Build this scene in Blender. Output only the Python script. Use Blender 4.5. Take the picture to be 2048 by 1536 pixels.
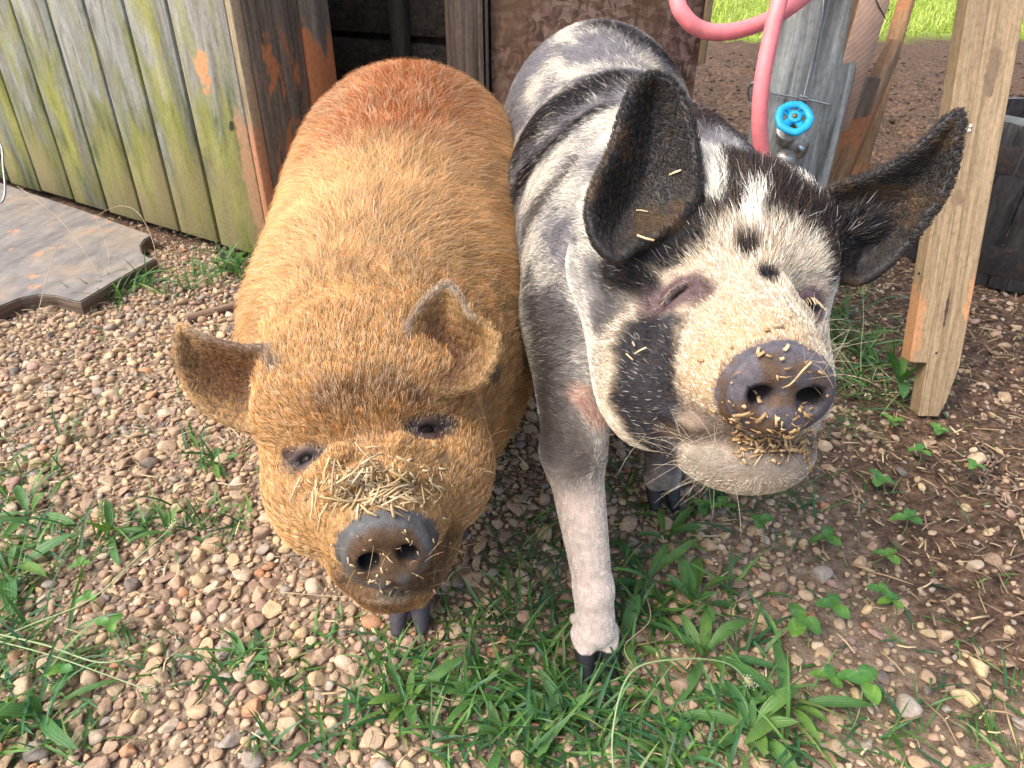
import bpy, math, random
import numpy as np
from mathutils import Vector, Matrix

for _o in list(bpy.data.objects):
    bpy.data.objects.remove(_o)
scene = bpy.context.scene
COL = scene.collection
rng = np.random.default_rng(7)
random.seed(7)

# ------------------------------------------------------------------ camera
CAM_H = 0.75
PITCH = math.radians(31.3)
FPX = 1420.0                      # focal length in pixels of the 2048 px wide photograph
cam_data = bpy.data.cameras.new("camera")
cam_data.sensor_width = 36.0
cam_data.lens = 36.0 * FPX / 2048.0
cam_data.clip_start = 0.02
cam_data.clip_end = 400.0
cam = bpy.data.objects.new("camera", cam_data)
COL.objects.link(cam)
cam.location = (0, 0, CAM_H)
cam.rotation_euler = (math.radians(90) - PITCH, 0, 0)
scene.camera = cam
cam_data.dof.use_dof = True
cam_data.dof.focus_distance = 0.66
cam_data.dof.aperture_fstop = 26.0

# ------------------------------------------------------------------ sky and sun
SUN_EL, SUN_AZ = math.radians(54), math.radians(-118)   # azimuth measured from +Y towards +X
world = bpy.data.worlds.new("World")
scene.world = world
world.use_nodes = True
wn = world.node_tree
sky = wn.nodes.new("ShaderNodeTexSky")
sky.sky_type = 'NISHITA'
sky.sun_disc = False
sky.sun_elevation = SUN_EL
sky.sun_rotation = SUN_AZ
sky.dust_density = 4.0
sky.ozone_density = 0.6
bg = wn.nodes["Background"]
bg.inputs["Strength"].default_value = 0.15
wn.links.new(sky.outputs["Color"], bg.inputs["Color"])
sun_data = bpy.data.lights.new("sun", 'SUN')
sun_data.energy = 1.3
sun_data.angle = math.radians(34)
sun_data.color = (1.0, 0.965, 0.90)
sun = bpy.data.objects.new("sun", sun_data)
COL.objects.link(sun)
_sd = Vector((math.sin(SUN_AZ) * math.cos(SUN_EL), math.cos(SUN_AZ) * math.cos(SUN_EL), math.sin(SUN_EL)))
sun.rotation_euler = _sd.to_track_quat('Z', 'Y').to_euler()
sun.location = _sd * 20
scene.view_settings.view_transform = 'Standard'
scene.view_settings.look = 'None'
scene.view_settings.gamma = 1.0
scene.view_settings.use_curve_mapping = False
scene.view_settings.exposure = 1.2
scene.cycles.use_denoising = True
scene.cycles.max_bounces = 6

# ------------------------------------------------------------------ helpers
CT, ST = math.cos(PITCH), math.sin(PITCH)

def P(x, y, z):
    """World point seen at photo pixel (x, y) at depth z along the optical axis."""
    u, v = (x - 1024) / FPX, (y - 768) / FPX
    return np.array([u * z, z * (CT - ST * v), CAM_H - z * (ST + CT * v)])

def G(x, y, h=0.0):
    """World point at height h seen at photo pixel (x, y)."""
    v = (y - 768) / FPX
    return P(x, y, (CAM_H - h) / (ST + CT * v))

def ray(x, y):
    d = P(x, y, 1.0) - np.array([0, 0, CAM_H])
    return d / np.linalg.norm(d)

def on_plane(x, y, p0, n):
    d = P(x, y, 1.0) - np.array([0, 0, CAM_H])
    o = np.array([0, 0, CAM_H])
    t = np.dot(np.asarray(p0) - o, n) / np.dot(d, n)
    return o + d * t

def nrm(v):
    v = np.asarray(v, float)
    return v / max(np.linalg.norm(v), 1e-9)

def tag(o, label=None, cat=None, group=None, kind=None):
    if label: o["label"] = label
    if cat: o["category"] = cat
    if group: o["group"] = group
    if kind: o["kind"] = kind
    return o

def link(o, parent=None):
    COL.objects.link(o)
    if parent is not None:
        o.parent = parent
    return o

def empty(name, loc=(0, 0, 0), label=None, cat=None, group=None):
    o = bpy.data.objects.new(name, None)
    o.empty_display_size = 0.05
    o.location = loc
    link(o)
    return tag(o, label, cat, group)

def mesh_np(name, verts, faces, mat=None, parent=None, smooth=True, colors=None, cname="col"):
    """faces: (n,3) or (n,4) int array, or a list of such arrays."""
    verts = np.asarray(verts, np.float32)
    fl = faces if isinstance(faces, list) and np.ndim(faces[0]) == 2 else [faces]
    fl = [np.asarray(f, np.int32) for f in fl if len(f)]
    me = bpy.data.meshes.new(name)
    me.vertices.add(len(verts))
    me.vertices.foreach_set("co", verts.ravel())
    loops = np.concatenate([f.ravel() for f in fl])
    sizes = np.concatenate([np.full(len(f), f.shape[1], np.int32) for f in fl])
    starts = np.concatenate([[0], np.cumsum(sizes)[:-1]]).astype(np.int32)
    me.loops.add(len(loops))
    me.loops.foreach_set("vertex_index", loops)
    me.polygons.add(len(sizes))
    me.polygons.foreach_set("loop_start", starts)
    me.polygons.foreach_set("loop_total", sizes)
    me.update(calc_edges=True)
    me.validate()
    if smooth:
        me.polygons.foreach_set("use_smooth", np.ones(len(me.polygons), bool))
    if colors is not None:
        c = np.ones((len(verts), 4), np.float32)
        c[:, :3] = colors
        a = me.color_attributes.new(cname, 'FLOAT_COLOR', 'POINT')
        a.data.foreach_set("color", c.ravel())
    if mat: me.materials.append(mat)
    o = bpy.data.objects.new(name, me)
    if parent is not False:
        link(o, parent)
    return o

class NT:
    """Small node-tree writer for materials."""
    def __init__(self, name):
        self.m = bpy.data.materials.new(name)
        self.m.use_nodes = True
        self.t = self.m.node_tree
        self.b = self.t.nodes["Principled BSDF"]
    def n(self, typ, ins=None, **kw):
        nd = self.t.nodes.new(typ)
        for k, v in kw.items(): setattr(nd, k, v)
        for k, v in (ins or {}).items():
            s = nd.inputs[k]
            if isinstance(v, bpy.types.NodeSocket): self.t.links.new(v, s)
            else: s.default_value = v
        return nd
    def set(self, k, v):
        s = self.b.inputs[k]
        if isinstance(v, bpy.types.NodeSocket): self.t.links.new(v, s)
        else: s.default_value = v
    def ramp(self, fac, stops, interp='LINEAR'):
        r = self.n("ShaderNodeValToRGB", {"Fac": fac})
        cr = r.color_ramp
        cr.interpolation = interp
        while len(cr.elements) < len(stops): cr.elements.new(0.5)
        for e, (p, c) in zip(cr.elements, stops):
            e.position = p
            e.color = (*c, 1) if len(c) == 3 else c
        return r.outputs["Color"]
    def noise(self, vec, scale, detail=4, rough=0.55, dist=0.0):
        return self.n("ShaderNodeTexNoise", {"Vector": vec, "Scale": scale, "Detail": detail, "Roughness": rough, "Distortion": dist}).outputs["Fac"]
    def mix(self, f, a, b, blend='MIX'):
        nd = self.t.nodes.new("ShaderNodeMix")
        nd.data_type = 'RGBA'; nd.blend_type = blend
        for idx, v in ((0, f), (6, a), (7, b)):
            s = nd.inputs[idx]
            if isinstance(v, bpy.types.NodeSocket): self.t.links.new(v, s)
            elif idx == 0: s.default_value = v
            else: s.default_value = (*v, 1) if len(v) == 3 else v
        return nd.outputs[2]
    def math(self, op, a, b=0.0, clamp=False):
        nd = self.t.nodes.new("ShaderNodeMath"); nd.operation = op; nd.use_clamp = clamp
        for i, v in enumerate((a, b)):
            if isinstance(v, bpy.types.NodeSocket): self.t.links.new(v, nd.inputs[i])
            else: nd.inputs[i].default_value = v
        return nd.outputs[0]
    def obj(self, scale=(1, 1, 1), rand=True):
        tc = self.n("ShaderNodeTexCoord").outputs["Object"]
        mp = self.n("ShaderNodeMapping", {"Vector": tc, "Scale": scale})
        if rand:
            oi = self.n("ShaderNodeObjectInfo").outputs["Random"]
            cb = self.n("ShaderNodeCombineXYZ", {"X": self.math('MULTIPLY', oi, 37.0), "Y": self.math('MULTIPLY', oi, 53.0), "Z": self.math('MULTIPLY', oi, 19.0)})
            self.t.links.new(cb.outputs[0], mp.inputs["Location"])
        return mp.outputs[0]
    def bump(self, h, strength=0.4, dist=0.002):
        b = self.n("ShaderNodeBump", {"Height": h, "Strength": strength, "Distance": dist})
        self.set("Normal", b.outputs[0])

# ------------------------------------------------------------------ cheap 3-D value noise in numpy
def vnoise(p, scale, seed=0):
    q = np.asarray(p, np.float64) * scale + seed * 17.31
    i = np.floor(q).astype(np.int64); f = q - i
    f = f * f * (3 - 2 * f)
    def h(ix, iy, iz):
        n = (ix * 374761393 + iy * 668265263 + iz * 2147483647 + seed * 1274126177) & 0xffffffff
        n = ((n ^ (n >> 13)) * 1274126177) & 0xffffffff
        return ((n ^ (n >> 16)) & 0xffff) / 65535.0
    r = 0
    for dx in (0, 1):
        for dy in (0, 1):
            for dz in (0, 1):
                w = (f[:, 0] if dx else 1 - f[:, 0]) * (f[:, 1] if dy else 1 - f[:, 1]) * (f[:, 2] if dz else 1 - f[:, 2])
                r = r + w * h(i[:, 0] + dx, i[:, 1] + dy, i[:, 2] + dz)
    return r

def fbm(p, scale, seed=0, octs=3):
    a, s, t = 0.5, scale, 0
    for k in range(octs):
        t = t + a * vnoise(p, s, seed + k); a *= 0.5; s *= 2.03
    return t / (1 - 0.5 ** octs)

def sstep(a, b, x):
    t = np.clip((x - a) / (b - a), 0, 1)
    return t * t * (3 - 2 * t)
# ------------------------------------------------------------------ signed-distance modelling of the two animals
def sd_ell(c, r, R=None):
    c = np.asarray(c, np.float32); r = np.asarray(r, np.float32)
    def f(p):
        q = p - c
        if R is not None: q = q @ R
        k0 = np.sqrt(((q / r) ** 2).sum(1)); k1 = np.sqrt(((q / (r * r)) ** 2).sum(1)) + 1e-9
        return k0 * (k0 - 1) / k1
    return f, c, float(r.max())

def sd_cap(a, b, ra, rb):
    a = np.asarray(a, np.float32); b = np.asarray(b, np.float32)
    ab = b - a; L2 = float(ab @ ab) + 1e-12
    def f(p):
        q = p - a
        t = np.clip(q @ ab / L2, 0, 1)
        return np.sqrt(((q - t[:, None] * ab) ** 2).sum(1)) - (ra + (rb - ra) * t)
    return f, (a + b) / 2, float(math.sqrt(L2)) / 2 + max(ra, rb)

def poly_sd(q, poly):
    """signed distance in 2-D to a closed polygon (negative inside)"""
    d = np.full(len(q), 1e9); s = np.zeros(len(q), bool)
    n = len(poly)
    for i in range(n):
        a, b = poly[i], poly[i - 1]
        e = b - a; w = q - a
        t = np.clip((w @ e) / (e @ e + 1e-12), 0, 1)
        dd = ((w - t[:, None] * e) ** 2).sum(1)
        d = np.minimum(d, dd)
        c = ((a[1] <= q[:, 1]) & (b[1] > q[:, 1])) | ((b[1] <= q[:, 1]) & (a[1] > q[:, 1]))
        xs = a[0] + (q[:, 1] - a[1]) / (b[1] - a[1] if abs(b[1] - a[1]) > 1e-9 else 1e-9) * e[0]
        s ^= c & (q[:, 0] < xs)
    return np.where(s, -1, 1) * np.sqrt(d)

def catmull(pts, n=4, closed=True):
    pts = np.asarray(pts, float); m = len(pts); out = []
    rngi = range(m) if closed else range(m - 1)
    for i in rngi:
        if closed: p0, p1, p2, p3 = pts[i - 1], pts[i], pts[(i + 1) % m], pts[(i + 2) % m]
        else: p0, p1, p2, p3 = pts[max(i - 1, 0)], pts[i], pts[i + 1], pts[min(i + 2, m - 1)]
        for k in range(n):
            t = k / n
            out.append(0.5 * ((2 * p1) + (-p0 + p2) * t + (2 * p0 - 5 * p1 + 4 * p2 - p3) * t * t + (-p0 + 3 * p1 - 3 * p2 + p3) * t ** 3))
    if not closed: out.append(pts[-1])
    return np.array(out)

def sd_ear(outline, p0, n, cup, R, thick, bend=None):
    """A leaf-shaped dish: outline measured on the plane (p0, n), hollow on the side n points to."""
    n = nrm(n); p0 = np.asarray(p0, float)
    e1 = nrm(np.cross((0, 0, 1), n)); e2 = np.cross(n, e1)
    pts = [on_plane(x, y, p0, n) - p0 for x, y in outline]
    poly = catmull([(q @ e1, q @ e2) for q in pts], 3)
    ctr = p0 + e1 * poly[:, 0].mean() + e2 * poly[:, 1].mean()
    rad = np.abs(poly - poly.mean(0)).max() * 1.45 + 0.02
    def f(p):
        q = p - p0
        a, b, c = q @ e1, q @ e2, q @ n
        d2 = poly_sd(np.stack([a, b], 1), poly)
        ex = np.exp(-np.maximum(-d2 - thick, 0) / R)
        g = -cup * (1 - ex)
        if bend is not None: g = g + bend(a, b)
        sl = np.sqrt(1 + (cup / R * ex) ** 2 * sstep(0, 0.004, -d2 - thick))
        h = np.abs(c - g) / sl
        return np.sqrt(np.maximum(d2 + thick, 0) ** 2 + h * h) - thick
    return f, ctr.astype(np.float32), float(rad)

class SDF:
    def __init__(self): self.ops = []
    def add(self, prim, k=0.03): self.ops.append(('u', prim, k)); return self
    def sub(self, prim, k=0.004): self.ops.append(('s', prim, k)); return self
    def __call__(self, p):
        p = np.asarray(p, np.float32)
        d = np.full(len(p), 0.5, np.float32)
        for op, (f, c, R), k in self.ops:
            m = ((p - c) ** 2).sum(1) < (R + k + 0.06) ** 2
            if not m.any(): continue
            e = f(p[m]).astype(np.float32); o = d[m]
            if op == 'u':
                h = np.maximum(k - np.abs(o - e), 0) / k
                d[m] = np.minimum(o, e) - h * h * k * 0.25
            else:
                h = np.maximum(k - np.abs(o + e), 0) / k
                d[m] = np.maximum(o, -e) + h * h * k * 0.25
        return d
    def hit(self, x, y, z0=0.3, z1=2.5):
        o = np.array([0, 0, CAM_H]); d = ray(x, y); t = z0
        for _ in range(200):
            e = float(self(np.array([o + d * t]))[0])
            if e < 0.0004: return o + d * t
            t += max(e * 0.6, 0.0004) if e < 0.1 else 0.05
            if t > z1: return None
        return o + d * t
    def grad(self, p, h=0.002):
        p = np.atleast_2d(np.asarray(p, np.float32)); g = np.zeros_like(p)
        for i in range(3):
            s = np.zeros(3, np.float32); s[i] = h
            g[:, i] = self(p + s) - self(p - s)
        return g / (np.linalg.norm(g, axis=1, keepdims=True) + 1e-9)

def frame(yaw, el, roll):
    """columns: lateral (image right), forward (out of the snout), up"""
    f = np.array([math.sin(yaw) * math.cos(el), -math.cos(yaw) * math.cos(el), math.sin(el)])
    r = nrm(np.cross((0, 0, 1), f)); u = np.cross(f, r)
    c, s = math.cos(roll), math.sin(roll)
    r2, u2 = r * c + u * s, u * c - r * s
    return np.stack([r2, f, u2], 1)

def surface_nets(sdf, xs, ys, zs):
    nx, ny, nz = len(xs), len(ys), len(zs)
    B = 4
    # coarse pass at the centre of every block of B cells, then the grid nodes near the surface only
    cx = [np.arange(0, n, B) for n in (nx, ny, nz)]
    mid = lambda a, i: a[np.minimum(i + B // 2, len(a) - 1)]
    gx, gy, gz = np.meshgrid(mid(xs, cx[0]), mid(ys, cx[1]), mid(zs, cx[2]), indexing='ij')
    cp = np.stack([gx.ravel(), gy.ravel(), gz.ravel()], 1).astype(np.float32)
    cd = sdf(cp).reshape(gx.shape)
    dy = np.gradient(mid(ys, cx[1])) if len(cx[1]) > 1 else np.array([0.01])
    half = 0.5 * np.sqrt((B * (xs[1] - xs[0])) ** 2 + dy[None, :, None] ** 2 + (B * (zs[1] - zs[0])) ** 2)
    act = np.abs(cd) < half * 1.25 + 0.004
    up = lambda a: a.repeat(B, 0).repeat(B, 1).repeat(B, 2)[:nx, :ny, :nz]
    F = up(np.where(cd < 0, -1.0, 1.0).astype(np.float32)).copy()
    A = up(act)
    ii = np.argwhere(A)
    pts = np.stack([xs[ii[:, 0]], ys[ii[:, 1]], zs[ii[:, 2]]], 1).astype(np.float32)
    out = np.empty(len(pts), np.float32)
    for s in range(0, len(pts), 400000): out[s:s + 400000] = sdf(pts[s:s + 400000])
    F[A] = out
    S = F < 0
    cnt = np.zeros((nx - 1, ny - 1, nz - 1), np.int8)
    for a in (0, 1):
        for b in (0, 1):
            for c in (0, 1):
                cnt += S[a:nx - 1 + a, b:ny - 1 + b, c:nz - 1 + c]
    cell = (cnt > 0) & (cnt < 8)
    ci = np.argwhere(cell)
    idx = np.full(cell.shape, -1, np.int32); idx[cell] = np.arange(len(ci))
    acc = np.zeros((len(ci), 3)); num = np.zeros(len(ci))
    cor = [(a, b, c) for a in (0, 1) for b in (0, 1) for c in (0, 1)]
    val = {k: F[ci[:, 0] + k[0], ci[:, 1] + k[1], ci[:, 2] + k[2]] for k in cor}
    pos = lambda k: np.stack([xs[ci[:, 0] + k[0]], ys[ci[:, 1] + k[1]], zs[ci[:, 2] + k[2]]], 1)
    for k in cor:
        for ax in range(3):
            if k[ax]: continue
            k2 = tuple(1 if i == ax else k[i] for i in range(3))
            v0, v1 = val[k], val[k2]
            m = (v0 < 0) != (v1 < 0)
            t = np.clip(v0 / (v0 - v1 + 1e-12), 0, 1)[:, None]
            acc[m] += (pos(k) * (1 - t) + pos(k2) * t)[m]; num[m] += 1
    V = acc / num[:, None]
    quads = []
    for ax in range(3):
        o1, o2 = [(1, 2), (2, 0), (0, 1)][ax]
        sl0 = [slice(1, n - 1) for n in (nx, ny, nz)]; sl1 = list(sl0)
        sl0[ax] = slice(0, (nx, ny, nz)[ax] - 1); sl1[ax] = slice(1, (nx, ny, nz)[ax])
        s0, s1 = S[tuple(sl0)], S[tuple(sl1)]
        e = np.argwhere(s0 != s1)
        if not len(e): continue
        base = e + 1; base[:, ax] -= 1
        flip = s0[tuple(e.T)]
        def at(d1, d2):
            q = base.copy(); q[:, o1] += d1; q[:, o2] += d2
            return idx[q[:, 0], q[:, 1], q[:, 2]]
        q = np.stack([at(-1, -1), at(0, -1), at(0, 0), at(-1, 0)], 1)
        q[~flip] = q[~flip][:, ::-1]
        quads.append(q)
    Q = np.concatenate(quads)
    for _ in range(1):                       # pull the vertices onto the surface
        d = sdf(V); gr = sdf.grad(V, 0.0012)
        V = V - gr * np.clip(d, -0.002, 0.002)[:, None] * 0.8
    return V, Q[(Q >= 0).all(1)]

def axis(*segs):
    """segs: (start, stop, step) -> increasing coordinates"""
    out = [np.arange(a, b, s) for a, b, s in segs]
    return np.concatenate(out).astype(np.float32)
# ------------------------------------------------------------------ ginger pig
def L2W(S, M):
    return lambda x, y, z: S + M @ np.array([x, y, z], float)

def pair(sdf, T, M, kind, k, *a, op='add'):
    for s in (-1, 1):
        if kind == 'cap':
            p, q, ra, rb = a
            prim = sd_cap(T(s * p[0], p[1], p[2]), T(s * q[0], q[1], q[2]), ra, rb)
        else:
            c, r = a
            prim = sd_ell(T(s * c[0], c[1], c[2]), r, M)
        getattr(sdf, op)(prim, k)

def trotter(sdf, foot, fwd, s=1.0):
    """two-toed foot standing on the ground at `foot`, toes pointing along fwd"""
    fwd = nrm((fwd[0], fwd[1], 0)); side = np.array([fwd[1], -fwd[0], 0])
    tips = []
    for k in (-1, 1):
        a = foot + side * k * 0.012 * s + fwd * 0.000 + np.array([0, 0, 0.048 * s])
        b = foot + side * k * 0.0155 * s + fwd * 0.030 * s + np.array([0, 0, 0.010 * s])
        sdf.add(sd_cap(a, b, 0.0172 * s, 0.0090 * s), 0.004)
        d = foot + side * k * 0.019 * s - fwd * 0.018 * s + np.array([0, 0, 0.052 * s])
        sdf.add(sd_cap(d - fwd * 0.004, d - np.array([0, 0, 0.014 * s]) - fwd * 0.010, 0.0065 * s, 0.004 * s), 0.006)
        tips.append((a, b))
    return tips

def eye_socket(sdf, e, n, h, L):
    """narrow half-closed eye: hollow, two lids; returns the eyeball centre"""
    up = nrm(np.cross(h, n)); up = up if up[2] > 0 else -up
    R = np.stack([h, n, up], 1)
    sdf.sub(sd_ell(e + n * 0.002, (L * 1.0, 0.013, L * 0.50), R), 0.010)
    for sgn, r, bow in ((1, 0.0056, 0.0072), (-1, 0.0042, 0.0056)):
        pts = [e + h * L * t + up * sgn * bow * 1.32 * (1 - 0.85 * t * t) + n * (-0.0030 - 0.005 * t * t) for t in (-1.05, -0.6, -0.2, 0.2, 0.6, 1.05)]
        for a, b in zip(pts[:-1], pts[1:]): sdf.add(sd_cap(a, b, r, r), 0.003)
        pts = [q + up * sgn * 0.0085 - n * 0.0015 for q in pts]
        for a, b in zip(pts[:-1], pts[1:]): sdf.add(sd_cap(a, b, r * 0.9, r * 0.9), 0.004)
    return e - n * 0.0097, R

def snout(sdf, T, M, r, dx, dz, nx=0.0165, TD=None, MD=None, hollow=1.0, nz=0.003):
    """muzzle with a flat oval disc, raised rim and two nostrils; TD, MD: own tilt of the disc"""
    TD = TD or T; MD = M if MD is None else MD
    sdf.add(sd_ell(T(0, -0.004 - r[1], -0.008), r, M), 0.020)
    sdf.add(sd_ell(T(0, -0.034, -0.002), (dx * 1.02, 0.034, dz * 1.05), M), 0.015)
    sdf.add(sd_ell(TD(0, -0.009, 0.0), (dx, 0.0135, dz), MD), 0.005)
    sdf.add(sd_ell(TD(0, -0.010, dz * 0.35), (dx * 0.86, 0.0125, dz * 0.70), MD), 0.004)
    sdf.sub(sd_ell(TD(0, 0.0195 - 0.0035 * hollow, -0.002), (dx * (0.86 - 0.06 * hollow), 0.0165, dz * (0.84 - 0.06 * hollow)), MD), 0.005)
    for s in (-1, 1):
        sdf.sub(sd_cap(TD(s * (nx - 0.004), 0.001, nz - 0.005), TD(s * (nx + 0.004), -0.012, nz + 0.002), 0.0084, 0.0068), 0.005)
        sdf.add(sd_ell(TD(s * 0.0085, -0.002, -dz * 0.62), (0.0085, 0.0065, 0.0085), MD), 0.004)
    sdf.add(sd_ell(TD(0, -0.002, -0.012), (0.0085, 0.006, 0.012), MD), 0.008)
    sdf.sub(sd_cap(TD(0, 0.005, -dz * 0.75), TD(0, -0.004, -dz * 1.15), 0.0022, 0.006), 0.005)

# ---- ginger
g = SDF()
GS = P(776, 1116, 0.575); GM = frame(math.radians(13), math.radians(-4), math.radians(5))
GT = L2W(GS, GM)
GMD = frame(math.radians(11), math.radians(13), math.radians(6)); GTD = L2W(GS, GMD)
g.add(sd_ell((-0.160, 0.83, 0.275), (0.166, 0.20, 0.192)), 0.05)
g.add(sd_ell((-0.176, 1.10, 0.292), (0.208, 0.30, 0.218)), 0.12)
g.add(sd_ell((-0.198, 1.42, 0.322), (0.224, 0.30, 0.243)), 0.14)
g.add(sd_cap((-0.158, 0.83, 0.305), GT(0, -0.205, 0.020), 0.146, 0.102), 0.09)
g.add(sd_ell(GT(0, -0.190, 0.030), (0.103, 0.085, 0.082), GM), 0.03)          # skull
pair(g, GT, GM, 'ell', 0.022, (0.056, -0.145, -0.028), (0.056, 0.085, 0.070))   # jowls
snout(g, GT, GM, (0.067, 0.085, 0.054), 0.0375, 0.033, 0.0165, GTD, GMD, 1.35)
g.add(sd_ell(GT(0, -0.085, -0.060), (0.066, 0.078, 0.042), GM), 0.010)         # lower jaw
g.add(sd_ell(GT(0, -0.022, -0.060), (0.036, 0.026, 0.021), GM), 0.012)         # chin
pair(g, GT, GM, 'cap', 0.025, (0.030, -0.135, 0.062), (0.080, -0.150, 0.048), 0.020, 0.018)  # brows
# legs
def mouth(sdf, pxs, r, k=0.006):
    pts = [q for q in (sdf.hit(*q) for q in pxs) if q is not None]
    for a, b in zip(pts[:-1], pts[1:]): sdf.sub(sd_cap(a, b, r, r), k)
def wrinkle(sdf, T, M, pts, r, k=0.008, op='add'):
    for s in (-1, 1):
        q = [T(s * p[0], p[1], p[2]) for p in pts]
        for a, b in zip(q[:-1], q[1:]): getattr(sdf, op)(sd_cap(a, b, r, r), k)
def leg(sdf, top, knee, ankle, foot, r, fwd, s=1.0, k=0.04):
    sdf.add(sd_cap(top, knee, r[0], r[1]), k)
    sdf.add(sd_cap(knee, ankle, r[1], r[2]), 0.02)
    sdf.add(sd_cap(ankle, np.asarray(foot) + np.array([0, 0, 0.056 * s]), r[2], r[3]), 0.012)
    return trotter(sdf, np.asarray(foot, float), fwd, s)
GF = [G(822, 1232), np.array([-0.235, 0.76, 0]), np.array([-0.10, 1.38, 0]), np.array([-0.32, 1.40, 0])]
GHOOF = []
GHOOF += leg(g, (-0.09, 0.80, 0.25), (-0.105, 0.70, 0.17), (GF[0][0], GF[0][1] + 0.03, 0.085), GF[0], (0.075, 0.045, 0.029, 0.028), (0.1, -1), 1.0)
GHOOF += leg(g, (-0.23, 0.84, 0.25), (-0.235, 0.80, 0.17), (-0.235, 0.775, 0.085), GF[1], (0.075, 0.045, 0.029, 0.028), (0, -1), 1.0)
GHOOF += leg(g, (-0.11, 1.44, 0.25), (-0.10, 1.46, 0.16), (-0.10, 1.40, 0.08), GF[2], (0.10, 0.055, 0.030, 0.028), (0, -1), 1.0)
GHOOF += leg(g, (-0.31, 1.46, 0.25), (-0.32, 1.48, 0.16), (-0.32, 1.42, 0.08), GF[3], (0.10, 0.055, 0.030, 0.028), (0, -1), 1.0)
# ears
G_EARL = sd_ear([(366, 648), (420, 672), (480, 688), (535, 692), (575, 730), (575, 800), (540, 850), (500, 866), (450, 850), (405, 822), (370, 782), (348, 720), (350, 672)],
                P(520, 775, 0.655), (0.10, -0.72, 0.69), 0.031, 0.026, 0.0034)
G_EARR = sd_ear([(893, 563), (855, 588), (818, 636), (806, 690), (825, 740), (870, 790), (925, 788), (965, 770), (992, 730), (1002, 682), (980, 648), (945, 630), (925, 592)],
                P(890, 735, 0.645), (-0.10, -0.80, 0.60), 0.031, 0.026, 0.0034)
g.add(G_EARL, 0.012); g.add(G_EARR, 0.012)
wrinkle(g, GT, GM, [(0.0, -0.155, 0.086), (0.030, -0.150, 0.083), (0.055, -0.150, 0.076), (0.078, -0.156, 0.062)], 0.017, 0.012)   # brow fold
wrinkle(g, GT, GM, [(0.0, -0.052, 0.050), (0.022, -0.050, 0.046), (0.040, -0.052, 0.034)], 0.006, 0.010)       # folds behind the disc
wrinkle(g, GT, GM, [(0.026, -0.080, 0.050), (0.050, -0.082, 0.032)], 0.007, 0.014)
mouth(g, [(640, 1150), (690, 1172), (735, 1180), (785, 1182), (840, 1170), (880, 1140), (910, 1100)], 0.006)
def do_eye(sdf, px, py, hdir, L):
    e = sdf.hit(px, py); n = sdf.grad(e, 0.012)[0].astype(float)
    h = nrm(hdir - n * np.dot(hdir, n))
    return eye_socket(sdf, e, n, h, L), e, n, h
G_EYES = [do_eye(g, 608, 918, GM[:, 0] + np.array([0, 0, 0.25]), 0.015), do_eye(g, 858, 858, GM[:, 0], 0.015)]

# ---- spotted
s_ = SDF()
SS = P(1571, 795, 0.478); SM = frame(math.radians(1), math.radians(9), math.radians(-2))
STf = L2W(SS, SM)
s_.add(sd_ell((0.165, 0.86, 0.390), (0.150, 0.18, 0.185)), 0.05)
s_.add(sd_ell((0.168, 1.15, 0.392), (0.180, 0.28, 0.202)), 0.10)
s_.add(sd_ell((0.172, 1.52, 0.408), (0.196, 0.27, 0.228)), 0.12)
s_.add(sd_cap((0.185, 0.92, 0.440), STf(0, -0.260, 0.020), 0.146, 0.110), 0.06)
s_.add(sd_ell(STf(0.004, -0.225, 0.035), (0.116, 0.085, 0.090), SM), 0.03)
s_.add(sd_cap(STf(0.085, -0.250, 0.035), P(1690, 462, 0.680), 0.042, 0.028), 0.03)      # ear roots
s_.add(sd_cap(STf(-0.080, -0.250, 0.035), P(1340, 420, 0.640), 0.042, 0.030), 0.03)
pair(s_, STf, SM, 'ell', 0.045, (0.052, -0.172, -0.048), (0.052, 0.090, 0.068))
snout(s_, STf, SM, (0.062, 0.100, 0.052), 0.0375, 0.0320, 0.0180, None, None, 0.7)
s_.add(sd_ell(STf(0, -0.105, -0.066), (0.067, 0.085, 0.043), SM), 0.014)
s_.add(sd_ell(STf(0, -0.046, -0.065), (0.045, 0.034, 0.026), SM), 0.022)
pair(s_, STf, SM, 'cap', 0.025, (0.030, -0.160, 0.060), (0.078, -0.175, 0.048), 0.020, 0.018)
SF = [G(1185, 1318), np.array([0.235, 0.875, 0]), np.array([0.09, 1.42, 0]), np.array([0.27, 1.50, 0])]
SHOOF = []
SHOOF += leg(s_, (0.085, 0.78, 0.36), (0.068, 0.635, 0.275), (SF[0][0] - 0.004, SF[0][1] + 0.012, 0.11), SF[0], (0.066, 0.0315, 0.0215, 0.0240), (0.15, -1), 1.0, 0.05)
SHOOF += leg(s_, (0.23, 0.90, 0.36), (0.235, 0.90, 0.26), (0.235, 0.89, 0.10), SF[1], (0.075, 0.042, 0.028, 0.029), (0.1, -1), 1.0, 0.05)
SHOOF += leg(s_, (0.09, 1.48, 0.34), (0.09, 1.50, 0.22), (0.09, 1.44, 0.10), SF[2], (0.10, 0.06, 0.030, 0.029), (0, -1), 1.0, 0.05)
SHOOF += leg(s_, (0.25, 1.52, 0.34), (0.27, 1.56, 0.22), (0.27, 1.52, 0.10), SF[3], (0.10, 0.06, 0.030, 0.029), (0, -1), 1.0, 0.05)
S_EARL = sd_ear([(1300, 143), (1262, 172), (1238, 225), (1215, 300), (1182, 365), (1168, 425), (1182, 485), (1215, 522), (1245, 528), (1275, 505), (1320, 480), (1370, 440), (1402, 385), (1402, 320), (1392, 258), (1372, 195), (1340, 155)],
                P(1320, 450, 0.585), (0.05, -0.80, 0.60), 0.040, 0.026, 0.0048)
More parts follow.
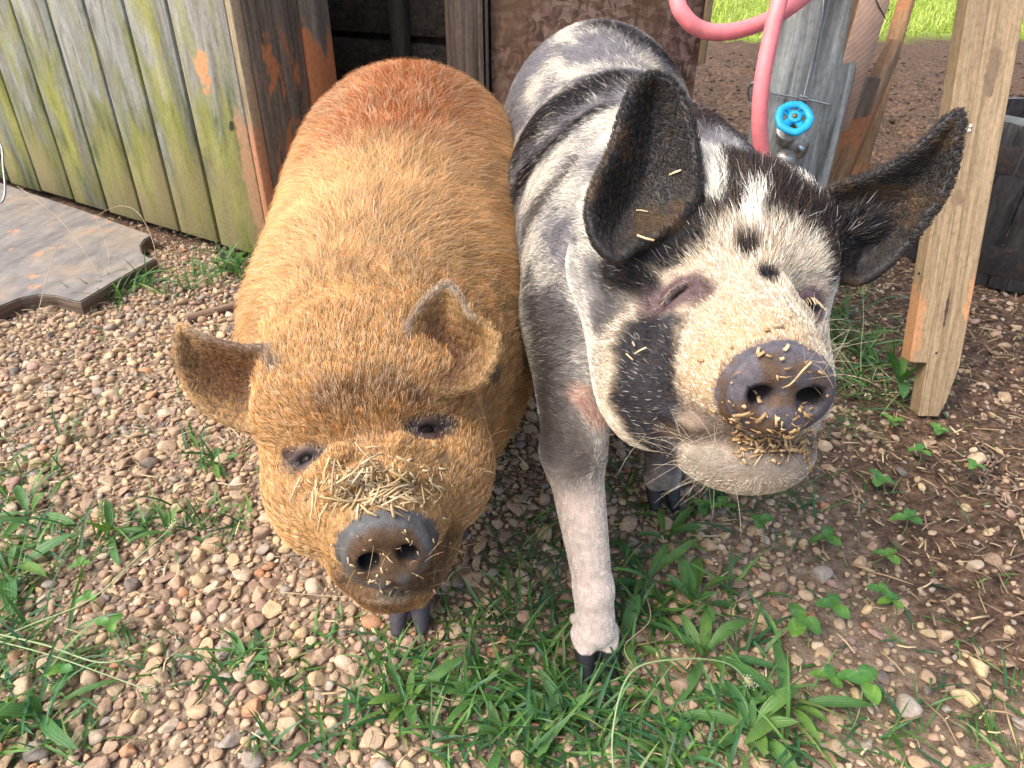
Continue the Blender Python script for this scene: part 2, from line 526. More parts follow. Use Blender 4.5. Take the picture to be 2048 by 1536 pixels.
S_EARR = sd_ear([(1930, 222), (1895, 228), (1850, 272), (1790, 318), (1735, 345), (1672, 365), (1630, 400), (1645, 480), (1690, 568), (1745, 562), (1810, 508), (1870, 430), (1905, 370), (1925, 290)],
                P(1690, 470, 0.655), (-0.28, -0.86, 0.35), 0.035, 0.024, 0.0048)
s_.add(S_EARL, 0.012); s_.add(S_EARR, 0.012)
s_.add(sd_cap((0.175, 1.68, 0.56), (0.21, 1.73, 0.585), 0.016, 0.012), 0.02)
s_.add(sd_cap(STf(0, -0.165, 0.036), STf(0, -0.060, 0.008), 0.036, 0.024), 0.035)       # bridge of the snout
wrinkle(s_, STf, SM, [(0.030, -0.120, 0.040), (0.052, -0.118, 0.014), (0.058, -0.110, -0.010)], 0.009, 0.014)
mouth(s_, [(1318, 850), (1345, 864), (1385, 874), (1420, 868), (1475, 876), (1530, 890), (1580, 894), (1635, 884), (1662, 862)], 0.0062)
wrinkle(s_, STf, SM, [(0.070, -0.060, -0.060), (0.062, -0.080, -0.075)], 0.004, 0.008, 'sub')
S_EYES = [do_eye(s_, 1352, 590, SM[:, 0], 0.018), do_eye(s_, 1622, 612, SM[:, 0], 0.015)]

gV, gQ = surface_nets(g, axis((-0.45, 0.07, 0.0028)), axis((0.38, 0.74, 0.0026), (0.74, 1.70, 0.008)), axis((-0.005, 0.57, 0.003)))
sV, sQ = surface_nets(s_, axis((-0.03, 0.50, 0.0028)), axis((0.36, 0.80, 0.0026), (0.80, 1.80, 0.008)), axis((-0.005, 0.74, 0.003)))
# ------------------------------------------------------------------ coats: colour per point of the body, hair combed over it
def mesh_normals(V, Q):
    n = np.zeros_like(V)
    fn = np.cross(V[Q[:, 2]] - V[Q[:, 0]], V[Q[:, 3]] - V[Q[:, 1]])
    for i in range(4): np.add.at(n, Q[:, i], fn)
    return n / (np.linalg.norm(n, axis=1, keepdims=True) + 1e-12)

class Strokes:
    """coat markings and painted shade: capsules laid on the animal's skin"""
    def __init__(self, sdf): self.sdf = sdf; self.items = []
    def add(self, pts, rad, col, soft=0.35, op=1.0, wob=0.45):
        seg = []
        for p in pts:
            h = self.sdf.hit(*p) if len(p) == 2 else np.asarray(p, float)
            if h is not None: seg.append(h)
        if not seg: return
        z = np.mean([q[1] * CT + (CAM_H - q[2]) * ST for q in seg])
        self.items.append((np.array(seg), rad * z / FPX, np.array(col, float), soft, op, wob))
    def paint(self, p, c, seed=0):
        n = fbm(p, 55, seed, 3) - 0.5
        n2 = fbm(p, 160, seed + 9, 2) - 0.5
        for seg, r, col, soft, op, wob in self.items:
            m = ((p - seg.mean(0)) ** 2).sum(1) < (np.abs(seg - seg.mean(0)).max() * 1.8 + r * 2.2) ** 2
            if not m.any(): continue
            q = p[m]; d = np.full(len(q), 1e9)
            if len(seg) == 1: d = np.linalg.norm(q - seg[0], axis=1)
            for a, b in zip(seg[:-1], seg[1:]):
                ab = b - a; t = np.clip((q - a) @ ab / (ab @ ab + 1e-12), 0, 1)
                d = np.minimum(d, np.linalg.norm(q - a - t[:, None] * ab, axis=1))
            d = d + (n[m] * 1.6 + n2[m] * 0.7) * r * wob
            w = (1 - sstep(r * (1 - soft), r * (1 + soft), d)) * op
            c[m] = c[m] * (1 - w[:, None]) + col * w[:, None]
        return c

def near(prim, p, r):
    f, c, R = prim
    out = np.full(len(p), 1.0, np.float32)
    m = ((p - c) ** 2).sum(1) < (R + 0.03) ** 2
    if m.any(): out[m] = f(p[m].astype(np.float32))
    return out < r

def fur(name, V, Q, N, dens, spec, parent, mat, seed, rmul=1.0, npts=5):
    """spec(p, n) -> length, unit tangent flow, lift, colour, radius, clump cell size"""
    r = np.random.default_rng(seed)
    T = np.concatenate([Q[:, [0, 1, 2]], Q[:, [0, 2, 3]]])
    nv = mesh_normals(V, Q)
    a = 0.5 * np.linalg.norm(np.cross(V[T[:, 1]] - V[T[:, 0]], V[T[:, 2]] - V[T[:, 0]]), axis=1)
    w = a * dens(V[T].mean(1), nv[T].mean(1))
    t = r.choice(len(T), N, p=w / w.sum())
    u, v = r.random(N), r.random(N); fl = u + v > 1; u[fl], v[fl] = 1 - u[fl], 1 - v[fl]
    tri = T[t]
    p = V[tri[:, 0]] + u[:, None] * (V[tri[:, 1]] - V[tri[:, 0]]) + v[:, None] * (V[tri[:, 2]] - V[tri[:, 0]])
    n = nv[tri[:, 0]] * (1 - u - v)[:, None] + nv[tri[:, 1]] * u[:, None] + nv[tri[:, 2]] * v[:, None]
    n /= np.linalg.norm(n, axis=1, keepdims=True) + 1e-9
    L, flow, lift, colr, rad, cs, clump = spec(p, n, r)
    keep = L > 0.0012
    p, n, L, flow, lift, colr, rad, cs = (x[keep] for x in (p, n, L, flow, lift, colr, rad, cs))
    N = len(p)
    tg = flow - n * (flow * n).sum(1, keepdims=True)
    tg /= np.linalg.norm(tg, axis=1, keepdims=True) + 1e-6
    nz = np.stack([fbm(p, 26, seed + 1, 2), fbm(p, 26, seed + 2, 2), fbm(p, 26, seed + 3, 2)], 1) - 0.5
    tg = tg + nz * 0.75 + r.normal(0, 0.20, (N, 3))
    tg -= n * (tg * n).sum(1, keepdims=True)
    tg /= np.linalg.norm(tg, axis=1, keepdims=True) + 1e-6
    L = L * r.uniform(0.55, 1.2, N)
    # clumps: strands of one small cell lean towards a common tip
    cell = np.floor(p / cs[:, None] + nz * 2).astype(np.int64)
    cell -= cell.min(0); key = (cell[:, 0] * 4096 + cell[:, 1]) * 4096 + cell[:, 2]
    _, inv = np.unique(key, return_inverse=True)
    cn = np.bincount(inv).astype(float)
    colr = np.clip(colr * r.uniform(0.80, 1.20, len(cn))[inv][:, None], 0, 1)
    cc = np.stack([np.bincount(inv, p[:, i]) for i in range(3)], 1) / cn[:, None]
    pull = (cc[inv] - p); pull *= np.minimum(1, cs / (np.linalg.norm(pull, axis=1) + 1e-9))[:, None]; pull -= n * (pull * n).sum(1, keepdims=True)
    ts = np.linspace(0, 1, npts)
    pts = np.empty((N, npts, 3), np.float32)
    side = np.cross(n, tg); wv = r.normal(0, 0.10, N)
    for i, s in enumerate(ts):
        out = lift * s - lift * 0.45 * s * s
        along = s * (0.55 + 0.45 * s)
        pts[:, i] = p + L[:, None] * (n * out[:, None] + tg * along + side * (wv * s * s)[:, None]) + pull * clump * s * s
    cu = bpy.data.hair_curves.new(name)
    cu.add_curves([npts] * N)
    cu.attributes["position"].data.foreach_set("vector", pts.ravel())
    ra = cu.attributes.get("radius") or cu.attributes.new("radius", 'FLOAT', 'POINT')
    prof = np.array([1.0, 0.95, 0.8, 0.55, 0.12])[:npts] if npts == 5 else np.linspace(1, 0.15, npts)
    ra.data.foreach_set("value", (rad[:, None] * prof * rmul).astype(np.float32).ravel())
    ca = cu.attributes.new("col", 'FLOAT_COLOR', 'CURVE')
    c4 = np.ones((N, 4), np.float32); c4[:, :3] = colr
    ca.data.foreach_set("color", c4.ravel())
    cu.materials.append(mat)
    o = bpy.data.objects.new(name, cu)
    link(o, parent)
    return o

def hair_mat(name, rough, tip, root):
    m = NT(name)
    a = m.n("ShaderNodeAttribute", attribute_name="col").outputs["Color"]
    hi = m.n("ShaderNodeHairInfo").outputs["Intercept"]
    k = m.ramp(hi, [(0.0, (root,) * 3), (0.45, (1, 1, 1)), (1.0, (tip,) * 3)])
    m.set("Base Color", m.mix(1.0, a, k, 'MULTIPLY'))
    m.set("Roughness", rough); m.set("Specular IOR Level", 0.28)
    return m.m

def skin_mat(name, rough=0.6):
    m = NT(name)
    a = m.n("ShaderNodeAttribute", attribute_name="col").outputs["Color"]
    o = m.obj(rand=False)
    f = m.noise(o, 140, 5); f2 = m.noise(o, 30, 3)
    c = m.mix(0.55, a, m.ramp(f, [(0.3, (0.55,) * 3), (0.7, (1.25,) * 3)]), 'MULTIPLY')
    m.set("Base Color", c)
    al = m.n("ShaderNodeAttribute", attribute_name="col").outputs["Alpha"]
    m.set("Roughness", m.math('MULTIPLY', m.ramp(f2, [(0.3, (rough - 0.12,) * 3), (0.7, (rough + 0.1,) * 3)]), al))
    m.set("Subsurface Weight", 0.06)
    m.b.inputs["Subsurface Radius"].default_value = (0.01, 0.004, 0.003)
    wr = m.n("ShaderNodeTexVoronoi", {"Vector": o, "Scale": 430.0}, feature='DISTANCE_TO_EDGE').outputs["Distance"]
    wr = m.math('MULTIPLY', m.math('MINIMUM', wr, 0.12), 4.0)
    isd = m.math('MULTIPLY', m.math('SUBTRACT', al, 1.0), 5.0, True)
    b = m.math('ADD', m.noise(o, 420, 4), m.math('MULTIPLY', wr, isd))
    m.bump(b, 0.5, 0.0014)
    return m.m

VIEW = lambda p: np.array([0, 0, CAM_H]) - p

def face_cam(p, n):
    v = VIEW(p); v = v / np.linalg.norm(v, axis=1, keepdims=True)
    return (n * v).sum(1)

def eye_paint(p, c, eyes, outer, inner, r0, r1):
    for (cR, e, n, h) in eyes:
        up = np.cross(h, n); q = p - e
        k = (q ** 2).sum(1) < 0.0016
        if not k.any(): continue
        a, b = q[k] @ h, q[k] @ up
        nz_ = fbm(p[k], 140, 77, 3) - 0.5
        d = np.sqrt((a * 0.72) ** 2 + (b * 1.15) ** 2) + nz_ * 0.006
        w = (1 - sstep(r0, r1, d))[:, None]; cc = c[k] * (1 - w) + np.array(outer) * (0.7 + 0.8 * (nz_[:, None] + 0.5)) * w
        s = (1 - sstep(0.55, 1.0, np.sqrt((a / 0.019) ** 2 + (b / 0.0055) ** 2)))[:, None]
        c[k] = cc * (1 - s) + np.array(inner) * s
    return c
# ---- ginger coat
gl = lambda p: (p - GS) @ GM                       # head-local coordinates
DARKG = (0.045, 0.024, 0.022)
gst = Strokes(g)
gst.add([(790, 150), (800, 190), (760, 240)], 135, (0.35, 0.092, 0.017), 0.8, 0.95)
gst.add([(690, 190), (660, 230)], 60, (0.40, 0.17, 0.08), 0.8, 0.7)

gst.add([(620, 830), (720, 830), (900, 800)], 50, (0.36, 0.160, 0.045), 0.8, 0.6)
gst.add([(655, 805), (700, 782), (745, 770), (790, 776), (840, 795)], 26, (0.16, 0.070, 0.025), 0.95, 0.7, 1.0)  # shadow of the brow fold, painted into the coat colour
gst.add([(580, 915), (610, 918), (640, 910)], 21, DARKG, 0.5, 0.95, 0.3)
gst.add([(825, 860), (860, 858), (895, 852)], 21, DARKG, 0.5, 0.95, 0.3)
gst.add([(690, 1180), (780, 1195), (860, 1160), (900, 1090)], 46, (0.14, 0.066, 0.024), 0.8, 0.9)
gst.add([(640, 1130), (690, 1150)], 26, (0.20, 0.14, 0.085), 0.8, 0.7)
gst.add([(765, 1192), (800, 1192)], 17, (0.22, 0.17, 0.11), 0.8, 0.9)
gst.add([(960, 770), (985, 760)], 22, (0.03, 0.028, 0.030), 0.6, 0.9)
gst.add([(520, 705), (545, 735)], 20, (0.16, 0.11, 0.08), 0.7, 0.8)
GREYR = (0.40, 0.33, 0.25)
EARST = Strokes(g)
EARST.add([(395, 660), (430, 677), (480, 690), (540, 694)], 13, GREYR, 0.8, 0.75)
EARST.add([(812, 690), (815, 645), (850, 595), (893, 568), (925, 592), (945, 632)], 10, GREYR, 0.8, 0.75)
EARST.add([(440, 735), (500, 770)], 62, (0.15, 0.058, 0.018), 0.9, 0.95)
EARST.add([(870, 680), (905, 720)], 56, (0.15, 0.058, 0.018), 0.9, 0.95)

def ear_depth(p):
    d = np.full(len(p), -1.0)
    for pl, po in ((P(520, 775, 0.655), (0.10, -0.72, 0.69)), (P(890, 735, 0.645), (-0.10, -0.80, 0.60))):
        q = (p - pl); k = (q ** 2).sum(1) < 0.02
        d[k] = (q[k] @ nrm(po))
    return d
def nostril(h, c, dx=0.0165, dz=0.002):  # paints the shade inside the nostril hollows as near-black colour
    k = (((np.abs(h[:, 0]) - dx) / 0.0098) ** 2 + ((h[:, 2] - dz) / 0.0092) ** 2)
    w = (sstep(1.15, 0.75, k) * (h[:, 1] > -0.03))[:, None]
    return c * (1 - w) + np.array([0.012, 0.007, 0.008]) * w
def coat_g(p, skin=False):
    h = gl(p)
    c = np.tile(np.array([0.61, 0.355, 0.145]), (len(p), 1))
    f = fbm(p, 9, 3, 3)
    c = c * (0.80 + 0.45 * f)[:, None] * np.array([1.0, 1.0, 1.0])
    hd = (1 - sstep(0.22, 0.34, -h[:, 1]))[:, None]
    c = c * (1 - hd) + np.array([0.53, 0.275, 0.090]) * hd
    mz = (1 - sstep(0.02, 0.11, -h[:, 1]))[:, None] * 0.7
    c = c * (1 - mz) + np.array([0.57, 0.350, 0.150]) * mz
    c = gst.paint(p, c, 11)
    c = eye_paint(p, c, G_EYES, (0.070, 0.040, 0.036), (0.012, 0.007, 0.007), 0.006, 0.020)
    er = near(G_EARL, p, 0.006) | near(G_EARR, p, 0.006)
    f2 = fbm(p, 40, 5, 3)
    ec = np.array([0.50, 0.30, 0.125]) * (0.55 + 0.8 * f2[:, None])
    ec = EARST.paint(p, ec, 15)
    c[er] = ec[er]
    # disc, lips, hooves
    hd_ = (p - GS) @ GMD
    rr = np.sqrt((hd_[:, 0] / 0.0375) ** 2 + (hd_[:, 2] / 0.033) ** 2)
    disc = (hd_[:, 1] > -0.026) & (rr < 1.14)
    fine = fbm(p, 380, 81, 3)[:, None]
    mud = sstep(1.0, 0.72, rr + (fbm(p, 90, 8, 3) - 0.5) * 0.5)[:, None]
    lob = (np.exp(-((np.abs(hd_[:, 0]) - 0.0085) / 0.006) ** 2 - ((hd_[:, 2] + 0.021) / 0.006) ** 2))[:, None]
    mud = mud * (1 - 0.85 * lob)
    dc = np.array([0.135, 0.130, 0.130]) * (1 - mud) + np.array([0.130, 0.068, 0.028]) * mud
    dc = dc * (0.55 + 0.9 * fine)
    c[disc] = dc[disc]
    c = nostril(hd_, c, 0.0165, 0.000)
    lo = p[:, 2] < 0.040
    c[lo] = np.array([0.085, 0.070, 0.085]) * (0.7 + 0.6 * f2[lo, None])
    return c

def spec_g(p, n, r):
    h = gl(p); N = len(p)
    back = -h[:, 1]
    L = 0.003 + 0.005 * sstep(0.03, 0.10, back) + 0.009 * sstep(0.13, 0.24, back) + 0.030 * sstep(0.26, 0.42, back)
    er = near(G_EARL, p, 0.006) | near(G_EARR, p, 0.006)
    L[er] = 0.0055
    hd_ = (p - GS) @ GMD
    disc = (hd_[:, 1] > -0.022) & (np.sqrt((hd_[:, 0] / 0.0375) ** 2 + (hd_[:, 2] / 0.033) ** 2) < 1.12)
    L[disc] = 0
    L = np.where((p[:, 2] < 0.20) & (back > 0.2), 0.010, L)
    L[p[:, 2] < 0.045] = 0
    for (_, e, en, hh) in [(x[0], x[1], x[2], x[3]) for x in G_EYES]:
        d = np.linalg.norm(p - e, axis=1)
        L = np.where(d < 0.028, 0.004, L); L[d < 0.0105] = 0
    body = sstep(0.22, 0.34, back)[:, None]
    xc = -0.155 - 0.05 * np.clip(p[:, 1] - 0.8, 0, 0.7)
    side = (p[:, 0] - xc)[:, None]
    fb = np.array([0, 0.75, 0]) + np.concatenate([side * 3.0, 0 * side, -np.abs(side) * 4.0], 1)
    fh = -GM[:, 1][None] * 1.0 + GM[:, 2][None] * 0.5 + GM[:, 0][None] * h[:, :1] * 6
    flow = fb * body + fh * (1 - body)
    lift = 0.22 + 0.25 * r.random(N) + 0.12 * sstep(0.26, 0.42, back)
    c = coat_g(p)
    c = c * r.uniform(0.62, 1.32, (N, 1)) * (1 + r.normal(0, 0.04, (N, 3)))
    dk = r.random(N) < 0.10
    c[dk] *= 0.45
    li = (r.random(N) < 0.24) & (back > 0.06) & ~er
    c[li] = c[li] * 0.45 + np.array([0.84, 0.67, 0.44]) * 0.55
    rad = np.full(N, 0.00019) + 0.00007 * sstep(0.5, 1.1, p[:, 1])
    cs = np.where(back > 0.25, 0.016, 0.009)
    return L, flow, lift, np.clip(c, 0, 1), rad, cs, 0.55

def dens_g(p, n):
    fc = face_cam(p, n)
    d = np.where(fc > -0.15, 1.0, 0.30) * (1 + 2.2 * (p[:, 1] < 0.75) )
    return d

gskin = skin_mat("ginger pig skin"); sskin = skin_mat("spotted pig skin")
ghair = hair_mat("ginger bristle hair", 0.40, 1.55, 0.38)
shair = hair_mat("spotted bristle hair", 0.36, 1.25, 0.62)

def gloss(h, dx, dz):
    a = np.ones(len(h)); k = (h[:, 1] > -0.024) & (np.abs(h[:, 0]) < dx * 1.1) & (np.abs(h[:, 2]) < dz * 1.1)
    a[k] = 1.18; return a
def set_alpha(o, a):
    at = o.data.color_attributes["col"]; v = np.empty(len(a) * 4, np.float32); at.data.foreach_get("color", v)
    v[3::4] = a; at.data.foreach_set("color", v)
gc = coat_g(gV)
ginger = mesh_np("pig", gV, gQ, gskin, colors=np.clip(gc * 0.72, 0, 1))
set_alpha(ginger, gloss((gV - GS) @ GMD, 0.0375, 0.033))
tag(ginger, "ginger long-haired pig with straw on its snout, standing beside the spotted pig", "pig", "two pigs")
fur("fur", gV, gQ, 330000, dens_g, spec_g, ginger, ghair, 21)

# ---- spotted coat
sl = lambda p: (p - SS) @ SM
BLK = (0.008, 0.008, 0.011); BRN = (0.022, 0.014, 0.011); WHT = (0.70, 0.66, 0.57); TAN = (0.56, 0.42, 0.245); GRY = (0.20, 0.185, 0.195)
sst = Strokes(s_)
A = sst.add
A([(1110, 620), (1100, 700), (1105, 780)], 60, (0.13, 0.115, 0.11), 0.8, 0.85)
A([(1060, 560), (1075, 660), (1095, 780), (1120, 880)], 40, (0.060, 0.052, 0.048), 0.8, 0.95)
A([(1110, 860), (1150, 930)], 58, (0.15, 0.12, 0.098), 0.8, 0.8)
A([(1150, 560), (1190, 600)], 50, (0.30, 0.28, 0.29), 0.9, 0.6)
A([(1085, 72), (1130, 55), (1210, 50), (1280, 80), (1340, 122)], 40, BLK, 0.7, 1.0, 0.9)
A([(1040, 285), (1090, 225), (1150, 190), (1225, 162)], 88, BLK, 0.6, 1.0, 1.1)
A([(1035, 375), (1075, 320), (1130, 265), (1190, 222)], 56, BLK, 0.7, 1.0, 1.1)
A([(1050, 455), (1090, 400), (1140, 340)], 34, BRN, 0.8, 0.8, 1.2)
A([(1130, 540), (1160, 470)], 24, GRY, 0.9, 0.8)
A([(1190, 545), (1240, 600), (1200, 640)], 34, (0.06, 0.06, 0.07), 0.8, 0.85)
A([(1330, 165), (1400, 215), (1460, 260), (1540, 320)], 80, BRN)
A([(1400, 300), (1500, 335), (1600, 395), (1690, 460)], 88, BRN)
A([(1385, 405), (1460, 398), (1530, 400), (1620, 440), (1680, 520)], 56, BRN, 0.4)
A([(1285, 490), (1320, 470), (1360, 440)], 52, BLK)
A([(1285, 525), (1335, 508), (1390, 480)], 30, BLK, 0.6)
A([(1640, 470), (1672, 545)], 24, BRN, 0.6)
A([(1220, 545), (1270, 560), (1300, 575)], 34, BLK)
A([tuple(STf(0.085, -0.25, 0.06)), tuple(STf(0.10, -0.25, 0.04)), tuple(P(1690, 462, 0.66))], 80, BLK)
A([tuple(STf(-0.080, -0.25, 0.06)), tuple(P(1340, 420, 0.62))], 70, BLK)
A([(1415, 310), (1428, 360), (1432, 400)], 23, WHT, 0.3, 1.0)
A([(1545, 325), (1575, 355), (1605, 390)], 34, WHT, 0.3, 1.0)
A([(1512, 405), (1503, 445)], 19, WHT, 0.4, 1.0)
A([(1496, 494)], 27, BRN, 0.3, 1.0, 0.5)
A([(1540, 550)], 27, BLK, 0.3, 1.0, 0.5)
A([(1500, 640), (1580, 660), (1440, 690), (1400, 790)], 75, (0.52, 0.365, 0.19), 0.9, 0.8)
A([(1300, 690), (1296, 750), (1294, 830), (1320, 895)], 84, (0.022, 0.022, 0.028), 0.28, 1.0, 0.5)
A([(1310, 605), (1350, 595), (1400, 590)], 32, (0.12, 0.072, 0.074), 0.6, 0.95)
A([(1365, 570), (1392, 566)], 15, (0.045, 0.032, 0.036), 0.6, 0.95)
A([(1620, 600), (1632, 640)], 20, (0.14, 0.09, 0.08), 0.5, 0.9)
A([(1165, 790), (1200, 850), (1270, 905)], 22, (0.58, 0.33, 0.24), 0.6, 0.95)
A([(1400, 830), (1450, 860)], 34, (0.27, 0.22, 0.18), 0.9, 0.8)
A([(1400, 920), (1480, 935), (1560, 930), (1610, 905)], 50, (0.27, 0.235, 0.19), 0.9, 0.85)
A([(1380, 840), (1430, 840)], 26, (0.26, 0.20, 0.15), 0.9, 0.8)
A([(1320, 852), (1350, 866), (1390, 874), (1430, 870), (1475, 878), (1530, 892), (1580, 896), (1635, 886)], 15, (0.060, 0.035, 0.020), 0.7, 0.95)  # shade in the mouth crease, painted dark along the groove
A([(0.235, 0.885, 0.07), (0.235, 0.885, 0.14), (0.235, 0.90, 0.27)], 70, (0.13, 0.115, 0.105), 0.6, 0.95)
A([(1480, 880), (1560, 900), (1630, 880)], 20, (0.15, 0.09, 0.045), 0.9, 0.8)

def coat_s(p):
    h = sl(p); N = len(p)
    f = fbm(p, 12, 31, 3)
    c = np.tile(np.array([0.56, 0.52, 0.46]), (N, 1)) * (0.8 + 0.4 * f)[:, None]
    fa = (1 - sstep(0.12, 0.22, -h[:, 1]))[:, None]
    c = c * (1 - fa) + np.array([0.56, 0.45, 0.31]) * fa
    bd = sstep(0.24, 0.34, -h[:, 1])[:, None]
    f3 = fbm(p * np.array([1.0, 0.45, 1.0]), 24, 33, 4)[:, None]
    mot = sstep(0.45, 0.66, f3)
    c = c * (1 - bd) + bd * (np.array([0.64, 0.60, 0.51]) * mot + np.array([0.24, 0.228, 0.24]) * (1 - mot))
    lo = sstep(0.30, 0.22, p[:, 2])[:, None]
    c = c * (1 - lo) + np.array([0.90, 0.76, 0.66]) * lo
    c = sst.paint(p, c, 41)
    c = eye_paint(p, c, S_EYES, (0.125, 0.078, 0.082), (0.022, 0.013, 0.014), 0.012, 0.023)
    er = near(S_EARL, p, 0.007) | near(S_EARR, p, 0.007)
    f2 = fbm(p, 45, 35, 4)
    ru = sstep(0.55, 0.75, f2)[:, None]
    ec = np.array([0.020, 0.018, 0.017]) * (0.6 + f2[:, None]) * (1 - ru) + np.array([0.075, 0.045, 0.020]) * ru
    c[er] = ec[er]
    disc = (h[:, 1] > -0.023) & (np.abs(h[:, 2]) < 0.037) & (np.abs(h[:, 0]) < 0.044)
    mud = sstep(0.52, 0.68, fbm(p, 60, 38, 3) + 0.13 * sstep(-0.012, -0.03, h[:, 2]) - 0.06)[:, None]
    fine = fbm(p, 380, 82, 3)[:, None]
    dc = np.array([0.125, 0.118, 0.135]) * (1 - mud) + np.array([0.120, 0.074, 0.042]) * mud
    dc = dc * (0.55 + 0.9 * fine)
    c[disc] = dc[disc]
    c = nostril(h, c, 0.0185)
    hf = p[:, 2] < 0.040
    c[hf] = np.array([0.022, 0.022, 0.026])
    return c

def spec_s(p, n, r):
    h = sl(p); N = len(p); back = -h[:, 1]
    L = 0.003 + 0.0055 * sstep(0.03, 0.14, back)
    crown = np.exp(-((h[:, 1] + 0.20) / 0.055) ** 2) * sstep(0.045, 0.085, h[:, 2])
    L = L + 0.017 * crown
    bd = sstep(0.26, 0.36, back)
    ridge = np.exp(-((p[:, 0] - 0.18) / 0.07) ** 2) * sstep(0.50, 0.58, p[:, 2])
    L = L * (1 - bd) + bd * (0.013 + 0.012 * ridge)
    er = near(S_EARL, p, 0.011) | near(S_EARR, p, 0.011)
    L[er] = 0.0038
    disc = (h[:, 1] > -0.022) & (np.abs(h[:, 2]) < 0.036) & (np.abs(h[:, 0]) < 0.043)
    L[disc] = 0
    L = np.where((p[:, 2] < 0.27) & (back > 0.1), 0.0035, L); L[p[:, 2] < 0.045] = 0
    for x in S_EYES:
        d = np.linalg.norm(p - x[1], axis=1)
        L = np.where(d < 0.026, 0.003, L); L[d < 0.0115] = 0
    body = bd[:, None]
    side = (p[:, 0] - 0.17)[:, None]
    fb = np.array([0, 0.8, 0]) + np.concatenate([side * 2.5, 0 * side, -np.abs(side) * 5.0], 1)
    fh = -SM[:, 1][None] * 1.0 + SM[:, 2][None] * (0.2 + 6 * np.clip(h[:, 2:3], -0.05, 0.1)) + SM[:, 0][None] * h[:, :1] * 9
    flow = fb * body + fh * (1 - body)
    lift = 0.18 + 0.2 * r.random(N) + 0.55 * crown
    leg = p[:, 2] < 0.27
    flow[leg] = (0.1, 0, -1)
    tgj = flow / (np.linalg.norm(flow, axis=1, keepdims=True) + 1e-9)
    jit = ((r.normal(0, 0.013, N) * bd + r.normal(0, 0.002, N)) * ~er)[:, None]
    c = coat_s(p - tgj * jit + r.normal(0, 0.004, (N, 3)) * body * ~er[:, None])
    lum = c.mean(1)
    c = c * r.uniform(0.75, 1.3, (N, 1))
    w = (r.random(N) < 0.045) & (lum < 0.12) & ~er
    c[w] = np.array([0.45, 0.42, 0.38])
    w2 = (r.random(N) < 0.18) & (lum < 0.12)
    c[w2] = np.array([0.085, 0.052, 0.030])
    lt = (lum > 0.3) & (r.random(N) < 0.3)
    c[lt] = np.array([0.80, 0.75, 0.64])
    rad = np.full(N, 0.00020) + 0.00008 * sstep(0.6, 1.1, p[:, 1]) + 0.00010 * crown
    cs = np.where(back > 0.26, 0.010, 0.007)
    return L, flow, lift, np.clip(c, 0, 1), rad, cs, 0.4

def dens_s(p, n):
    fc = face_cam(p, n); h = sl(p)
    return np.where(fc > -0.15, 1.0, 0.25) * (1 + 2.8 * (p[:, 1] < 0.80)) * np.where(p[:, 2] < 0.27, 0.8, 1.0)

spotted = mesh_np("pig", sV, sQ, sskin, colors=np.clip(coat_s(sV) * np.array([0.86, 0.80, 0.79]), 0, 1))
set_alpha(spotted, gloss(sl(sV), 0.0385, 0.033))
tag(spotted, "black and white spotted pig with large dark ears and its snout raised", "pig", "two pigs")
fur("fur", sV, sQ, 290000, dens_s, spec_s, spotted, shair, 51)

# ---- eyes
em = NT("dark wet eye"); em.set("Base Color", (0.012, 0.008, 0.006, 1)); em.set("Roughness", 0.12); em.set("Specular IOR Level", 0.10); em.set("Coat Weight", 0.0)
lm = NT("eyelash"); lm.set("Base Color", (0.55, 0.45, 0.30, 1)); lm.set("Roughness", 0.5)
def ball(name, c, r, mat, parent, seg=16, rings=10):
    vs, fs = [], []
    for i in range(rings + 1):
        a = math.pi * i / rings
        for j in range(seg):
            b = 2 * math.pi * j / seg
            vs.append((c[0] + r * math.sin(a) * math.cos(b), c[1] + r * math.sin(a) * math.sin(b), c[2] + r * math.cos(a)))
    for i in range(rings):
        for j in range(seg):
            fs.append((i * seg + j, i * seg + (j + 1) % seg, (i + 1) * seg + (j + 1) % seg, (i + 1) * seg + j))
    return mesh_np(name, vs, np.array(fs)[:, ::-1], mat, parent)
for par, eyes in ((ginger, G_EYES), (spotted, S_EYES)):
    for (cR, e, n, h) in eyes:
        ball("eye", cR[0], 0.0092, em.m, par)

# eyelashes of the spotted pig and whiskers on both
def wisps(name, parent, roots, dirs, L, bend, rad, col, mat):
    n = len(roots); pts = np.empty((n, 5, 3), np.float32)
    for i, t in enumerate(np.linspace(0, 1, 5)): pts[:, i] = roots + dirs * (L * t)[:, None] + bend * (L * t * t)[:, None]
    cu = bpy.data.hair_curves.new(name); cu.add_curves([5] * n)
    cu.attributes["position"].data.foreach_set("vector", pts.ravel())
    ra = cu.attributes.get("radius") or cu.attributes.new("radius", 'FLOAT', 'POINT')
    ra.data.foreach_set("value", np.tile(np.array([1, .95, .8, .6, .2], np.float32) * rad, n))
    ca = cu.attributes.new("col", 'FLOAT_COLOR', 'CURVE'); c4 = np.ones((n, 4), np.float32); c4[:, :3] = col; ca.data.foreach_set("color", c4.ravel())
    cu.materials.append(mat); o = bpy.data.objects.new(name, cu); return link(o, parent)
rw = np.random.default_rng(5)
